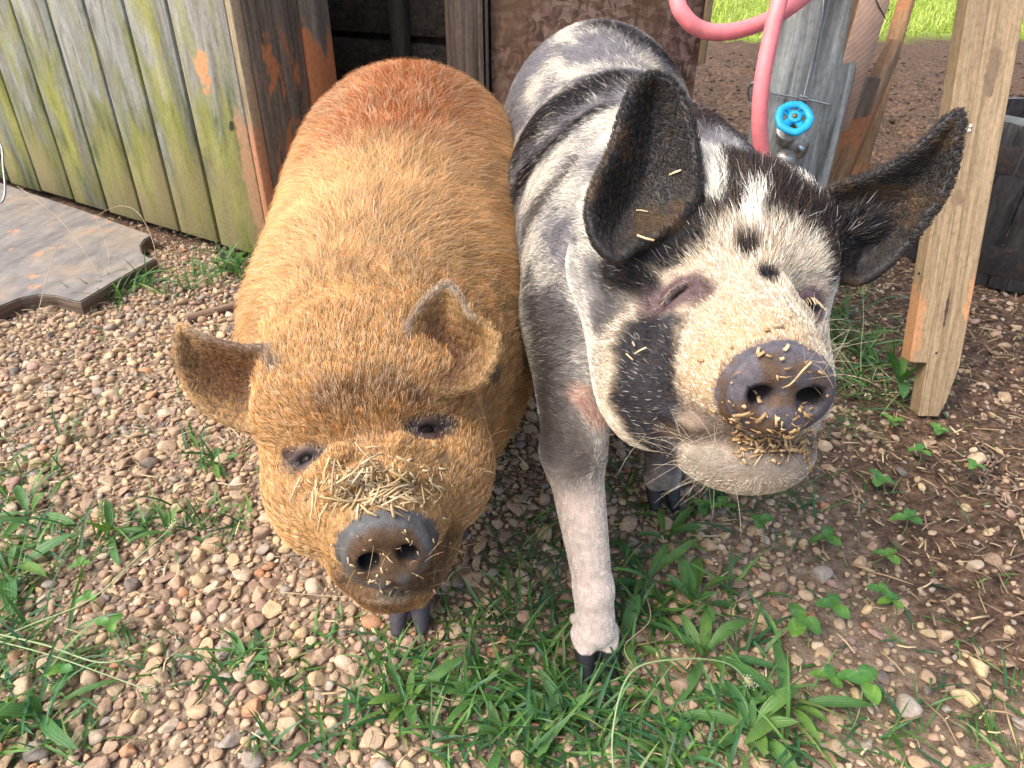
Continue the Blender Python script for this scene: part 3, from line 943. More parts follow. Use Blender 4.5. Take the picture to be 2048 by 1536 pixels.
for par, eyes, lc in ((spotted, S_EYES, (0.62, 0.50, 0.30)), (ginger, G_EYES[:0], (0.50, 0.30, 0.12))):
    for (cR, e, n, h) in eyes:
        up = nrm(np.cross(h, n)); up = up if up[2] > 0 else -up
        t = rw.uniform(-0.85, 0.9, 28); k = len(t)
        ro = e + h * (0.014 * t)[:, None] + up * (0.0072 * (1 - 0.8 * t * t))[:, None] + n * (0.0018 - 0.004 * t * t)[:, None]
        di = n * 0.65 + up * rw.normal(-0.45, 0.12, (k, 1)) + h * (t[:, None] * 0.4 + rw.normal(0, 0.15, (k, 1)))
        wisps("eyelashes", par, ro, di, rw.uniform(0.005, 0.009, k), np.tile(-up * 0.5, (k, 1)), 0.00032, np.array(lc), shair)
def whisk(sdf, par, pxs, L, col, back):
    ro, di = [], []
    for q in pxs:
        hpt = sdf.hit(*q)
        if hpt is None: continue
        nn = sdf.grad(hpt, 0.004)[0]; ro.append(hpt); di.append(nrm(nn * 0.9 + back * 0.5 + rw.normal(0, 0.35, 3)))
    ro, di = np.array(ro), np.array(di); k = len(ro)
    wisps("whiskers", par, ro, di, rw.uniform(L * 0.5, L, k), np.tile([0, 0, -0.25], (k, 1)) + rw.normal(0, 0.12, (k, 3)), 0.00013, np.array(col), shair)
whisk(s_, spotted, [(rw.uniform(1280, 1660), rw.uniform(860, 975)) for _ in range(40)] + [(rw.uniform(1600, 1660), rw.uniform(640, 760)) for _ in range(40)] + [(rw.normal(1380, 30), rw.normal(900, 30)) for _ in range(20)], 0.045, (0.50, 0.42, 0.30), -SM[:, 1])
whisk(g, ginger, [(rw.uniform(600, 940), rw.uniform(1080, 1190)) for _ in range(34)] + [(rw.uniform(940, 990), rw.uniform(850, 1050)) for _ in range(26)], 0.028, (0.60, 0.42, 0.22), -GM[:, 1])
# ------------------------------------------------------------------ shape helpers for the setting
def cbox(w, d, h, b=0.003):
    """chamfered box, x in [-w/2,w/2], y in [-d/2,d/2], z in [0,h]"""
    hx, hy, hz = w / 2, d / 2, h / 2
    b = min(b, hx * 0.6, hy * 0.6, hz * 0.6)
    V, idx = [], {}
    for sx in (-1, 1):
        for sy in (-1, 1):
            for sz in (-1, 1):
                for ax in range(3):
                    p = [sx * (hx - b), sy * (hy - b), sz * (hz - b)]
                    p[ax] = (sx * hx, sy * hy, sz * hz)[ax]
                    idx[(sx, sy, sz, ax)] = len(V); V.append((p[0], p[1], p[2] + hz))
    q, t = [], []
    for ax in range(3):
        o = [i for i in range(3) if i != ax]
        for s in (-1, 1):
            f = []
            for a, c in ((-1, -1), (1, -1), (1, 1), (-1, 1)):
                k = [0, 0, 0]; k[ax] = s; k[o[0]] = a; k[o[1]] = c
                f.append(idx[(*k, ax)])
            if (s < 0) != (ax == 1): f = f[::-1]
            q.append(f)
        for a in (-1, 1):
            for c in (-1, 1):
                k0 = [0, 0, 0]; k1 = [0, 0, 0]
                k0[o[0]] = k1[o[0]] = a; k0[o[1]] = k1[o[1]] = c; k0[ax] = -1; k1[ax] = 1
                f = [idx[(*k0, o[0])], idx[(*k1, o[0])], idx[(*k1, o[1])], idx[(*k0, o[1])]]
                q.append(f)
    for sx in (-1, 1):
        for sy in (-1, 1):
            for sz in (-1, 1):
                t.append([idx[(sx, sy, sz, a)] for a in range(3)])
    return np.array(V, float), np.array(q), np.array(t)

def fix_normals(me):
    import bmesh
    bm = bmesh.new(); bm.from_mesh(me); bmesh.ops.recalc_face_normals(bm, faces=bm.faces[:]); bm.to_mesh(me); bm.free()

def box(name, w, d, h, mat, parent=None, b=0.003, loc=(0, 0, 0), rot=None, taper=None, warp=0.0):
    V, q, t = cbox(w, d, h, b)
    if taper is not None:
        k = V[:, 2] / h
        V[:, 0] *= 1 + (taper - 1) * k
    if warp:
        V[:, 0] += rng.normal(0, warp, len(V)); V[:, 1] += rng.normal(0, warp, len(V))
    o = mesh_np(name, V, [q, t], mat, False, smooth=False)
    fix_normals(o.data)
    place(o, loc, rot, parent)
    return o

def place(o, loc, rot=None, parent=None):
    link(o, parent)
    L = Vector(loc)
    if parent is not None: L = L - Vector(parent.location)
    o.location = L
    if rot is not None:
        o.rotation_euler = rot if not isinstance(rot, Matrix) else rot.to_euler()

def basis(x, z):
    """rotation whose local z runs along z and local x close to x"""
    z = nrm(z); x = nrm(np.asarray(x, float) - z * np.dot(x, z)); y = np.cross(z, x)
    return Matrix(np.stack([x, y, z], 1).tolist())

def tube_np(pts, rad, seg=10, cap=True):
    pts = np.asarray(pts, float); n = len(pts)
    rad = np.full(n, rad) if np.isscalar(rad) else np.asarray(rad)
    tg = np.gradient(pts, axis=0); tg /= np.linalg.norm(tg, axis=1, keepdims=True) + 1e-12
    a = np.array([0, 0, 1.0]) if abs(tg[0][2]) < 0.9 else np.array([1.0, 0, 0])
    u = nrm(np.cross(tg[0], a)); V = []
    for i in range(n):
        u = nrm(u - tg[i] * np.dot(u, tg[i])); w = np.cross(tg[i], u)
        for j in range(seg):
            an = 2 * math.pi * j / seg
            V.append(pts[i] + rad[i] * (math.cos(an) * u + math.sin(an) * w))
    F = [(i * seg + j, i * seg + (j + 1) % seg, (i + 1) * seg + (j + 1) % seg, (i + 1) * seg + j) for i in range(n - 1) for j in range(seg)]
    T = []
    if cap:
        V += [pts[0], pts[-1]]
        T = [(n * seg, (j + 1) % seg, j) for j in range(seg)] + [(n * seg + 1, (n - 1) * seg + j, (n - 1) * seg + (j + 1) % seg) for j in range(seg)]
    return np.array(V), np.array(F), np.array(T, int).reshape(-1, 3)

def tube(name, pts, rad, mat, parent=None, seg=10, cap=True, org=None):
    V, F, T = tube_np(pts, rad, seg, cap)
    org = np.asarray(org if org is not None else (parent.location if parent is not None else V.mean(0)), float)
    o = mesh_np(name, V - org, [F, T] if cap else F, mat, False)
    place(o, org, None, parent)
    return o

def lathe(name, prof, mat, parent=None, loc=(0, 0, 0), rot=None, seg=32, smooth=True):
    V, F = [], []
    for r, z in prof:
        for j in range(seg):
            a = 2 * math.pi * j / seg
            V.append((r * math.cos(a), r * math.sin(a), z))
    for i in range(len(prof) - 1):
        for j in range(seg):
            F.append((i * seg + j, i * seg + (j + 1) % seg, (i + 1) * seg + (j + 1) % seg, (i + 1) * seg + j))
    o = mesh_np(name, V, np.array(F), mat, False, smooth)
    place(o, loc, rot, parent)
    return o

# ------------------------------------------------------------------ wood
def wood(name, dark, mid, light, grain=(38, 38, 1.6), rough=0.75, streak=0.5, bump=0.5, extra=None):
    m = NT(name)
    o = m.obj(grain)
    big = m.noise(m.obj((6, 6, 1.2)), 1.0, 3)
    gr = m.noise(o, 1.0, 6, 0.65, 1.2)
    fine = m.noise(m.obj((220, 220, 16)), 1.0, 4)
    spk = m.noise(m.obj((150, 150, 90)), 1.0, 5, 0.7)
    c = m.ramp(gr, [(0.30, dark), (0.47, mid), (0.68, light)])
    c = m.mix(0.55, c, m.ramp(big, [(0.3, tuple(0.62 for _ in range(3))), (0.7, (1.25, 1.22, 1.18))]), 'MULTIPLY')
    c = m.mix(streak, c, m.ramp(fine, [(0.35, (0.55,) * 3), (0.62, (1.15,) * 3)]), 'MULTIPLY')
    if extra: c = extra(m, c)
    c = m.mix(0.65, c, m.ramp(spk, [(0.30, (0.55,) * 3), (0.5, (1, 1, 1)), (0.72, (1.22,) * 3)]), 'MULTIPLY')
    m.set("Base Color", c); m.set("Roughness", rough); m.set("Specular IOR Level", 0.25)
    m.bump(m.math('ADD', gr, m.math('MULTIPLY', fine, 0.6)), bump, 0.003)
    return m.m

def x_algae(m, c):
    tc = m.n("ShaderNodeTexCoord").outputs["Object"]
    z = m.n("ShaderNodeSeparateXYZ", {"Vector": tc}).outputs["Z"]
    n1 = m.noise(m.obj((8, 8, 3.0)), 1.0, 6, 0.62, 0.8)
    n2 = m.noise(m.obj((14, 14, 4)), 1.0, 5, 0.62, 0.5)
    hgt = m.n("ShaderNodeMapRange", {"Value": z, "From Min": 0.05, "From Max": 0.62, "To Min": 0.17, "To Max": -0.06}).outputs[0]
    f = m.math('ADD', n1, hgt)
    f = m.ramp(f, [(0.44, (0, 0, 0)), (0.64, (1, 1, 1))])
    gcol = m.ramp(n2, [(0.34, (0.055, 0.075, 0.022)), (0.50, (0.225, 0.24, 0.045)), (0.68, (0.38, 0.37, 0.10))])
    c = m.mix(m.math('MULTIPLY', f, 0.9), c, gcol)
    n3 = m.noise(m.obj((7, 7, 2.2)), 1.0, 4, 0.6)
    low = m.n("ShaderNodeMapRange", {"Value": z, "From Min": 0.0, "From Max": 0.35, "To Min": 0.16, "To Max": -0.10}).outputs[0]
    c = m.mix(m.ramp(m.math('ADD', n3, low), [(0.50, (0, 0, 0)), (0.70, (0.8,) * 3)]), c, (0.30, 0.245, 0.135))
    sp = m.noise(m.obj((90, 90, 40), ), 1.0, 3)
    c = m.mix(m.ramp(sp, [(0.66, (0, 0, 0)), (0.74, (0.55,) * 3)]), c, (0.42, 0.26, 0.14))
    return c

def x_patch(cx, cz, rx, rz, col, soft=0.25):
    def f(m, c):
        tc = m.n("ShaderNodeTexCoord").outputs["Object"]
        s = m.n("ShaderNodeSeparateXYZ", {"Vector": tc})
        dx = m.math('DIVIDE', m.math('SUBTRACT', s.outputs["X"], cx), rx)
        dz = m.math('DIVIDE', m.math('SUBTRACT', s.outputs["Z"], cz), rz)
        d = m.math('SQRT', m.math('ADD', m.math('MULTIPLY', dx, dx), m.math('MULTIPLY', dz, dz)))
        d = m.math('ADD', d, m.math('MULTIPLY', m.math('SUBTRACT', m.noise(tc, 34, 5, 0.65), 0.5), 2.2))
        k = m.ramp(d, [(0.70, (0.95,) * 3), (1.0, (0, 0, 0))])
        return m.mix(k, c, col)
    return f

def chain_x(*fs):
    def f(m, c):
        for g_ in fs: c = g_(m, c)
        return c
    return f

def x_peel(col, lo=0.50, hi=0.56, sc=(7, 7, 4), zlim=None):
    def f(m, c):
        n = m.noise(m.obj(sc), 1.0, 7, 0.62, 0.6)
        if zlim:
            tc = m.n("ShaderNodeTexCoord").outputs["Object"]
            z = m.n("ShaderNodeSeparateXYZ", {"Vector": tc}).outputs["Z"]
            n = m.math('ADD', n, m.n("ShaderNodeMapRange", {"Value": z, "From Min": zlim[0], "From Max": zlim[1], "To Min": zlim[2], "To Max": zlim[3]}).outputs[0])
        return m.mix(m.ramp(n, [(lo, (0, 0, 0)), (hi, (1, 1, 1))]), c, col)
    return f

ORANGE = (0.46, 0.175, 0.070)
W_ALGAE = wood("algae covered grey board", (0.13, 0.125, 0.10), (0.255, 0.255, 0.225), (0.37, 0.39, 0.365), (34, 34, 5.0), streak=0.22, bump=0.35, extra=x_algae)
W_ALGAE_P = wood("algae covered board with orange paint", (0.14, 0.13, 0.105), (0.255, 0.25, 0.215), (0.36, 0.37, 0.335), (34, 34, 5.0), streak=0.25, bump=0.35, extra=chain_x(x_algae, x_patch(-0.02, 0.47, 0.030, 0.055, (0.62, 0.30, 0.14)), x_patch(0.085, 0.2, 0.03, 0.2, (0.50, 0.30, 0.17)), x_patch(0.048, 0.345, 0.012, 0.014, (0.045, 0.035, 0.025))))
W_CORNER = wood("weathered corner board with peeling orange paint", (0.045, 0.036, 0.028), (0.17, 0.135, 0.10), (0.27, 0.22, 0.17), (26, 26, 1.0), bump=0.9, extra=x_peel(ORANGE, 0.52, 0.57, (11, 11, 4), (0.15, 0.65, 0.10, -0.10)))
W_CORNER2 = wood("grooved board with orange paint", (0.035, 0.030, 0.024), (0.13, 0.11, 0.085), (0.24, 0.20, 0.15), (24, 24, 1.0), bump=0.9, extra=x_peel(ORANGE, 0.46, 0.52, (9, 9, 4), (0.40, 0.62, 0.16, -0.16)))
W_TRIM = wood("pale trim edge", (0.26, 0.20, 0.12), (0.40, 0.32, 0.20), (0.52, 0.44, 0.31), extra=x_peel((0.55, 0.27, 0.15), 0.47, 0.60, (8, 8, 3), (0.2, 0.6, 0.14, -0.14)))
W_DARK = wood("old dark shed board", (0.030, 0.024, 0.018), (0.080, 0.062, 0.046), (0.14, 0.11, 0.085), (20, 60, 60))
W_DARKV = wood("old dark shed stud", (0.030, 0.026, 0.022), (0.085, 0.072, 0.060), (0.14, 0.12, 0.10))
W_POST = wood("brown post with open grain", (0.070, 0.048, 0.034), (0.20, 0.145, 0.105), (0.30, 0.225, 0.17), (34, 34, 1.3), bump=0.9)
W_GREY = wood("silver grey weathered post", (0.10, 0.105, 0.10), (0.235, 0.25, 0.245), (0.40, 0.42, 0.41), (44, 44, 2.2), bump=0.7, extra=chain_x(x_patch(0.03, 0.745, 0.008, 0.02, (0.40, 0.22, 0.11))))
W_PINE = wood("fresh pine plank", (0.20, 0.135, 0.074), (0.37, 0.265, 0.155), (0.46, 0.345, 0.215), (95, 95, 0.9), bump=0.45, streak=0.5,
              extra=chain_x(x_patch(0.012, 0.60, 0.014, 0.045, (0.22, 0.15, 0.095)), x_patch(-0.010, 0.40, 0.012, 0.014, (0.25, 0.17, 0.10)), x_patch(-0.045, 0.16, 0.018, 0.09, (0.52, 0.27, 0.13)), x_patch(0.045, 0.21, 0.012, 0.05, (0.55, 0.28, 0.13)), x_patch(0.004, 0.20, 0.0035, 0.035, (0.07, 0.05, 0.035))))
W_SLAT = wood("brown split slat", (0.14, 0.075, 0.035), (0.27, 0.155, 0.075), (0.37, 0.24, 0.13), extra=x_peel((0.36, 0.15, 0.06), 0.55, 0.62))
W_BARK = wood("flat piece of bark", (0.10, 0.060, 0.038), (0.20, 0.125, 0.085), (0.31, 0.21, 0.15), bump=1.0)

def osb_mat():
    m = NT("red brown strand board")
    o = m.obj((1, 1, 1), False)
    nv = m.n("ShaderNodeTexNoise", {"Vector": o, "Scale": 14.0, "Detail": 3.0}).outputs["Color"]
    o = m.mix(0.06, o, nv, 'ADD')
    v = m.n("ShaderNodeTexVoronoi", {"Vector": m.n("ShaderNodeMapping", {"Vector": o, "Scale": (34, 1, 90), "Rotation": (0, 0.6, 0)}).outputs[0], "Scale": 1.0})
    v2 = m.n("ShaderNodeTexVoronoi", {"Vector": m.n("ShaderNodeMapping", {"Vector": o, "Scale": (95, 1, 30), "Rotation": (0, -0.3, 0)}).outputs[0], "Scale": 1.0})
    f = m.mix(0.5, v.outputs["Color"], v2.outputs["Color"])
    f = m.n("ShaderNodeRGBToBW", {"Color": f}).outputs[0]
    c = m.ramp(f, [(0.25, (0.075, 0.038, 0.028)), (0.5, (0.20, 0.110, 0.080)), (0.75, (0.38, 0.255, 0.19))])
    n = m.noise(o, 3.2, 5)
    c = m.mix(m.ramp(n, [(0.42, (0, 0, 0)), (0.62, (0.75,) * 3)]), c, (0.19, 0.100, 0.045))
    n = m.noise(o, 5.0, 4)
    c = m.mix(m.ramp(n, [(0.55, (0, 0, 0)), (0.75, (0.6,) * 3)]), c, (0.16, 0.060, 0.050))
    m.set("Base Color", c); m.set("Roughness", 0.7)
    m.bump(f, 0.6, 0.002)
    return m.m

def endgrain_mat():
    m = NT("pale end grain of a sawn beam")
    o = m.obj((1, 1, 1), False)
    mp = m.n("ShaderNodeMapping", {"Vector": o, "Location": (0.16, 0.0, -0.28)}).outputs[0]
    w = m.n("ShaderNodeTexWave", {"Vector": mp, "Scale": 40.0, "Distortion": 1.4, "Detail": 2, "Detail Scale": 2.0}, wave_type='RINGS', rings_direction='Y')
    n = m.noise(o, 60, 4)
    c = m.ramp(w.outputs["Fac"], [(0.2, (0.42, 0.275, 0.205)), (0.8, (0.49, 0.335, 0.255))])
    c = m.mix(0.5, c, m.ramp(n, [(0.3, (0.7,) * 3), (0.7, (1.15,) * 3)]), 'MULTIPLY')
    m.set("Base Color", c); m.set("Roughness", 0.8); m.bump(n, 0.4, 0.001)
    return m.m

def plain(name, col, rough=0.5, metal=0.0, nscale=40, var=0.25, coat=0.0, bump=0.15, dirt=None):
    m = NT(name)
    o = m.obj((1, 1, 1), False)
    f = m.noise(o, nscale, 5)
    c = m.mix(1.0, (*col, 1), m.ramp(f, [(0.3, (1 - var,) * 3), (0.7, (1 + var * 0.6,) * 3)]), 'MULTIPLY')
    if dirt is not None:
        f2 = m.noise(o, nscale * 0.7, 6, 0.65)
        c = m.mix(m.ramp(f2, [(0.50, (0, 0, 0)), (0.66, (0.9,) * 3)]), c, dirt)
    m.set("Base Color", c); m.set("Roughness", rough); m.set("Metallic", metal); m.set("Coat Weight", coat)
    if bump: m.bump(f, bump, 0.001)
    return m.m

# ------------------------------------------------------------------ ground
def soil_mask(x, y):
    """1 where the brown litter-covered soil lies, 0 where the gravel lies"""
    p = np.stack([x, y, np.zeros_like(x)], 1)
    n = (fbm(p, 3.0, 61, 3) - 0.5) * 0.35
    a = sstep(0.36, 0.64, x + n + 0.18 * (y - 0.9))
    b = sstep(1.75, 2.15, y + n)
    return np.maximum(a, b)

def hgt(x, y):
    p = np.stack([x, y, np.zeros_like(x)], 1)
    s = soil_mask(x, y)
    far = sstep(1.2, 3.2, y) * sstep(0.2, 0.6, x)
    h = (fbm(p, 2.2, 71, 3) - 0.5) * 0.02 + (fbm(p, 22, 72, 4) - 0.5) * (0.010 + 0.022 * s) + (fbm(p, 7, 74, 3) - 0.5) * 0.10 * far
    k = np.exp(-((x - 1.62) / 0.9) ** 2 - ((y - 4.6) / 1.2) ** 2) * 0.05
    return h + k

def graded(lo, hi, c0, c1, fine, grow):
    out = list(np.arange(c0, c1, fine)); s = fine; v = out[-1]
    while v < hi: s *= grow; v += s; out.append(min(v, hi))
    s = fine; v = c0; pre = []
    while v > lo: s *= grow; v -= s; pre.append(max(v, lo))
    return np.array(pre[::-1] + out)

gx = graded(-60, 60, -1.6, 2.6, 0.0085, 1.12); gy = graded(-4, 120, 0.30, 3.2, 0.0085, 1.07)
GX, GY = np.meshgrid(gx, gy, indexing='ij')
gp = np.stack([GX.ravel(), GY.ravel()], 1)
gz = hgt(gp[:, 0], gp[:, 1])
nxg, nyg = len(gx), len(gy)
ii = np.arange((nxg - 1) * (nyg - 1)); qa = (ii // (nyg - 1)) * nyg + ii % (nyg - 1)
gQf = np.stack([qa, qa + nyg, qa + nyg + 1, qa + 1], 1)
sm = soil_mask(gp[:, 0], gp[:, 1])
field = sstep(7.7, 8.4, gp[:, 1] + (fbm(np.stack([gp[:, 0], gp[:, 1], 0 * gz], 1), 1.2, 5, 3) - 0.5) * 1.6)
mgr = NT("gravelly dirt, brown soil and far turf")
ga = mgr.n("ShaderNodeAttribute", attribute_name="col")
gs = mgr.n("ShaderNodeSeparateColor", {"Color": ga.outputs["Color"]})
go = mgr.n("ShaderNodeTexCoord").outputs["Object"]
n1 = mgr.noise(go, 60, 6, 0.65); n2 = mgr.noise(go, 260, 4, 0.6); n3 = mgr.noise(go, 9, 5)
tan_c = mgr.ramp(n1, [(0.30, (0.10, 0.068, 0.046)), (0.5, (0.25, 0.182, 0.125)), (0.70, (0.40, 0.31, 0.225))])
soil_c = mgr.ramp(n1, [(0.32, (0.028, 0.019, 0.013)), (0.5, (0.105, 0.070, 0.048)), (0.70, (0.25, 0.170, 0.115))])
soil_c = mgr.mix(0.6, soil_c, mgr.ramp(n3, [(0.35, (0.75, 0.72, 0.7)), (0.65, (1.35, 1.15, 1.0))]), 'MULTIPLY')
turf_c = mgr.ramp(n3, [(0.3, (0.17, 0.25, 0.035)), (0.7, (0.33, 0.40, 0.075))])
cc_ = mgr.mix(gs.outputs[0], tan_c, soil_c); cc_ = mgr.mix(gs.outputs[1], cc_, turf_c)
cc_ = mgr.mix(0.5, cc_, mgr.ramp(n2, [(0.3, (0.6,) * 3), (0.7, (1.3,) * 3)]), 'MULTIPLY')
mgr.set("Base Color", cc_); mgr.set("Roughness", 0.92); mgr.set("Specular IOR Level", 0.15)
mgr.bump(mgr.math('ADD', n1, n2), 0.7, 0.006)
ground = mesh_np("ground", np.concatenate([gp, gz[:, None]], 1), gQf, mgr.m, colors=np.stack([sm, field, 0 * sm], 1))
ground["kind"] = "structure"

# ------------------------------------------------------------------ shed
D = np.array([-0.837, 0.547, 0]); Mperp = np.array([0.547, 0.837, 0]); CN = np.array([-0.656, 1.838, 0])
yaw_wall = math.atan2(D[1], D[0])
shed = empty("shed", CN, "weathered board shed with algae-green wall and an open dark doorway", "shed")
edges = [0.0, 0.227, 0.412, 0.596, 0.790, 0.992, 1.205, 1.425, 1.64, 1.85, 2.06]
for i in range(len(edges) - 1):
    w = edges[i + 1] - edges[i] - 0.015
    c = CN + D * (edges[i] + edges[i + 1]) / 2 - Mperp * -0.012
    if i == 0: w -= 0.0; 
    b = box("wall_board", w, 0.022, 1.42, W_ALGAE_P if i == 0 else W_ALGAE, shed, 0.0025,
            (c[0], c[1], 0.028 + rng.uniform(-0.004, 0.004)), (0, 0, yaw_wall + math.pi))
# dark sheet added behind the wall so the gaps stay dark
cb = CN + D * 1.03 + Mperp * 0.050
box("dark_gap_backing", 2.04, 0.02, 1.36, W_DARKV, shed, 0.002, (cb[0], cb[1], 0.05), (0, 0, yaw_wall))
# corner: trim edge, corner board, second board
yp = math.atan2(Mperp[1], Mperp[0])
c = CN - D * 0.012 + Mperp * 0.012; box("corner_trim", 0.030, 0.020, 1.42, W_TRIM, shed, 0.002, (c[0], c[1], 0.03), (0, 0, yp))
c = CN - D * 0.006 + Mperp * 0.112; box("corner_board", 0.168, 0.030, 1.42, W_CORNER, shed, 0.003, (c[0], c[1], 0.03), (0, 0, yp))
c = CN - D * 0.014 + Mperp * 0.244; box("corner_board", 0.092, 0.036, 1.42, W_CORNER2, shed, 0.003, (c[0], c[1], 0.03), (0, 0, yp))
# back wall of horizontal boards inside, and its stud
B0 = np.array([-1.05, 2.98, 0]); yb = math.atan2(-D[1], -D[0])
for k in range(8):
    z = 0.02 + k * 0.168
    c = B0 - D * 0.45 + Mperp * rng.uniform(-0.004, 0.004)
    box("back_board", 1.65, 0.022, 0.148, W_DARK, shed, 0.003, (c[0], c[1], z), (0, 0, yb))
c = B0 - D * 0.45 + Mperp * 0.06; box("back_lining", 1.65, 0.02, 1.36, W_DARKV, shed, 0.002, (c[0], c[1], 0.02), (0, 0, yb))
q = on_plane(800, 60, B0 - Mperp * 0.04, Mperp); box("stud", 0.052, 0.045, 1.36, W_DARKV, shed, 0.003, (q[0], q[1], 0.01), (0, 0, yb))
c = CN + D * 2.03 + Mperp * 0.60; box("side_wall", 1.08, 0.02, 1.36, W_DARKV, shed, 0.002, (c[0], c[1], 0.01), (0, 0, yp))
# front post, its thin trims, strand board panel and tan edge batten
pz = P(930, 60, 2.0)
box("door_post", 0.090, 0.085, 1.42, W_POST, shed, 0.004, (P(930, 60, 2.0)[0] - 0.012, pz[1] + 0.04, 0.01), (0, 0, 0.05))
box("door_trim", 0.018, 0.030, 1.42, W_POST, shed, 0.002, (P(955, 60, 2.0)[0] + 0.006, pz[1] + 0.020, 0.01), (0, 0, 0.05))
box("door_trim", 0.010, 0.040, 1.42, W_DARKV, shed, 0.002, (P(971, 60, 2.0)[0] + 0.002, pz[1] + 0.030, 0.01), (0, 0, 0.05))
xa = P(977, 60, 2.02)[0] + 0.006; xb = P(1408, 100, 2.02)[0]
V, q_, t_ = cbox(xb - xa, 0.014, 1.42, 0.001)
osb = mesh_np("strand_board", V, [q_, t_], osb_mat(), False, smooth=False); fix_normals(osb.data); place(osb, ((xa + xb) / 2, pz[1] + 0.055, 0.015), (0, 0, 0.03), shed)
box("edge_batten", 0.020, 0.03, 0.95, W_PINE, shed, 0.002, (xb + 0.012, pz[1] + 0.06, 0.47), (0, 0, 0.03))
c = np.array([-0.45, 2.62, 0]); box("roof", 2.1, 1.30, 0.03, W_DARK, shed, 0.003, (c[0] - 0.42, c[1] + 0.02, 1.46), (0.0, 0, yb + 0.25))

# ------------------------------------------------------------------ grey slab lying by the shed wall
def prism(name, poly, z0, z1, mat, org, bev=0.002):
    import bmesh
    bm = bmesh.new()
    vs = [bm.verts.new((x - org[0], y - org[1], z0 - org[2])) for x, y in poly]
    f = bm.faces.new(vs); bm.normal_update()
    if f.normal.z < 0: f.normal_flip()
    r = bmesh.ops.extrude_face_region(bm, geom=[f])
    for v in [e for e in r['geom'] if isinstance(e, bmesh.types.BMVert)]: v.co.z += z1 - z0
    bmesh.ops.recalc_face_normals(bm, faces=bm.faces[:])
    top = [e for e in bm.edges if all(abs(v.co.z - (z1 - org[2])) < 1e-6 for v in e.verts)]
    bmesh.ops.bevel(bm, geom=top, offset=bev, segments=2, affect='EDGES')
    me = bpy.data.meshes.new(name); bm.to_mesh(me); bm.free()
    me.materials.append(mat)
    o = bpy.data.objects.new(name, me); place(o, org)
    return o

sl_px = [(-330, 285), (0, 365), (150, 415), (305, 470)]
notch1 = [(290, 478), (281, 492), (284, 506), (298, 514), (312, 516)]
edge2 = [(240, 556), (160, 604)]
notch2 = [(140, 600), (110, 591), (75, 589), (40, 596), (0, 612), (-200, 700), (-500, 560)]
spoly = [tuple(G(x, y, 0.045)[:2]) for x, y in sl_px + notch1 + edge2 + notch2]
m = NT("grey weathered board face")
o_ = m.obj((1, 1, 1), False)
f1 = m.noise(o_, 7, 6, 0.6); f2 = m.noise(m.obj((30, 8, 8), False), 1.0, 5, 0.6); f3 = m.noise(o_, 45, 4)
c_ = m.ramp(f2, [(0.3, (0.13, 0.118, 0.115)), (0.55, (0.225, 0.203, 0.186)), (0.75, (0.31, 0.27, 0.235))])
c_ = m.mix(m.ramp(f1, [(0.50, (0, 0, 0)), (0.68, (0.6,) * 3)]), c_, (0.36, 0.27, 0.19))
c_ = m.mix(m.ramp(m.noise(m.obj((26, 13, 13), False), 1.0, 4), [(0.63, (0, 0, 0)), (0.70, (0.85,) * 3)]), c_, (0.48, 0.25, 0.13))
c_ = m.mix(0.5, c_, m.ramp(f3, [(0.3, (0.7,) * 3), (0.7, (1.2,) * 3)]), 'MULTIPLY')
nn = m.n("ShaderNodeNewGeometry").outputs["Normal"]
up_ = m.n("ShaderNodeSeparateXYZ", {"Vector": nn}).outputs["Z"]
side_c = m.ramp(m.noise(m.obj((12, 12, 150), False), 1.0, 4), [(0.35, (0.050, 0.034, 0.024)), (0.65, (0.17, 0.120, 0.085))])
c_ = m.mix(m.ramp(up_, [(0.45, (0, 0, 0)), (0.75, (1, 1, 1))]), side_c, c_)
m.set("Base Color", c_); m.set("Roughness", 0.6); m.bump(f3, 0.25, 0.001)
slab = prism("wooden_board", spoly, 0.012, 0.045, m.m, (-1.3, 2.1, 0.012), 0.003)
tag(slab, "grey scalloped-edged board lying flat beside the green shed wall", "board")

# bark scrap, thin grey wire at the left
a_, b_ = G(372, 642, 0.004), G(500, 606, 0.004)
br = box("bark_piece", 0.030, 0.010, float(np.linalg.norm(b_ - a_)) + 0.05, W_BARK, None, 0.004, (a_[0], a_[1], 0.010), basis((0.3, 0.9, 0), b_ - a_), warp=0.0025)
tag(br, "flat brown strip of bark on the gravel beside the ginger pig", "bark")
WIRE = plain("galvanised wire", (0.33, 0.35, 0.37), 0.4, 0.7, 200)
pts = catmull([P(-25, 250, 1.9), P(2, 290, 1.86), P(6, 330, 1.84), P(10, 370, 1.82), P(8, 395, 1.81), P(-2, 406, 1.81), P(-30, 398, 1.83)], 5, False)
tag(tube("wire", pts, 0.0028, WIRE, None, 6), "thin grey wire loop hanging by the left end of the shed wall", "wire")

# ------------------------------------------------------------------ grey post with the tap
GPb = P(1560, 430, 1.33); GPt = P(1650, 0, 1.12)
ax_ = nrm(GPt - P(1578, 340, 1.262))
GPo = GPt - ax_ * (GPt[2] + 0.02) / ax_[2]
rotp = basis((0.985, -0.17, 0), ax_)
gpost = box("fence_post", 0.138, 0.10, 1.25 / ax_[2], W_GREY, None, 0.004, GPo + np.array([0.012, 0.05, 0]), rotp)
tag(gpost, "silver grey wooden post carrying the blue tap and pink hose", "post")
post_n = -np.array(rotp.col[1]); post_x = np.array(rotp.col[0])
def on_post(x, y, off=0.0):
    p0 = GPo + np.array([0.012, 0.05, 0]) + post_n * (0.05 + off)
    return on_plane(x, y, p0, post_n)
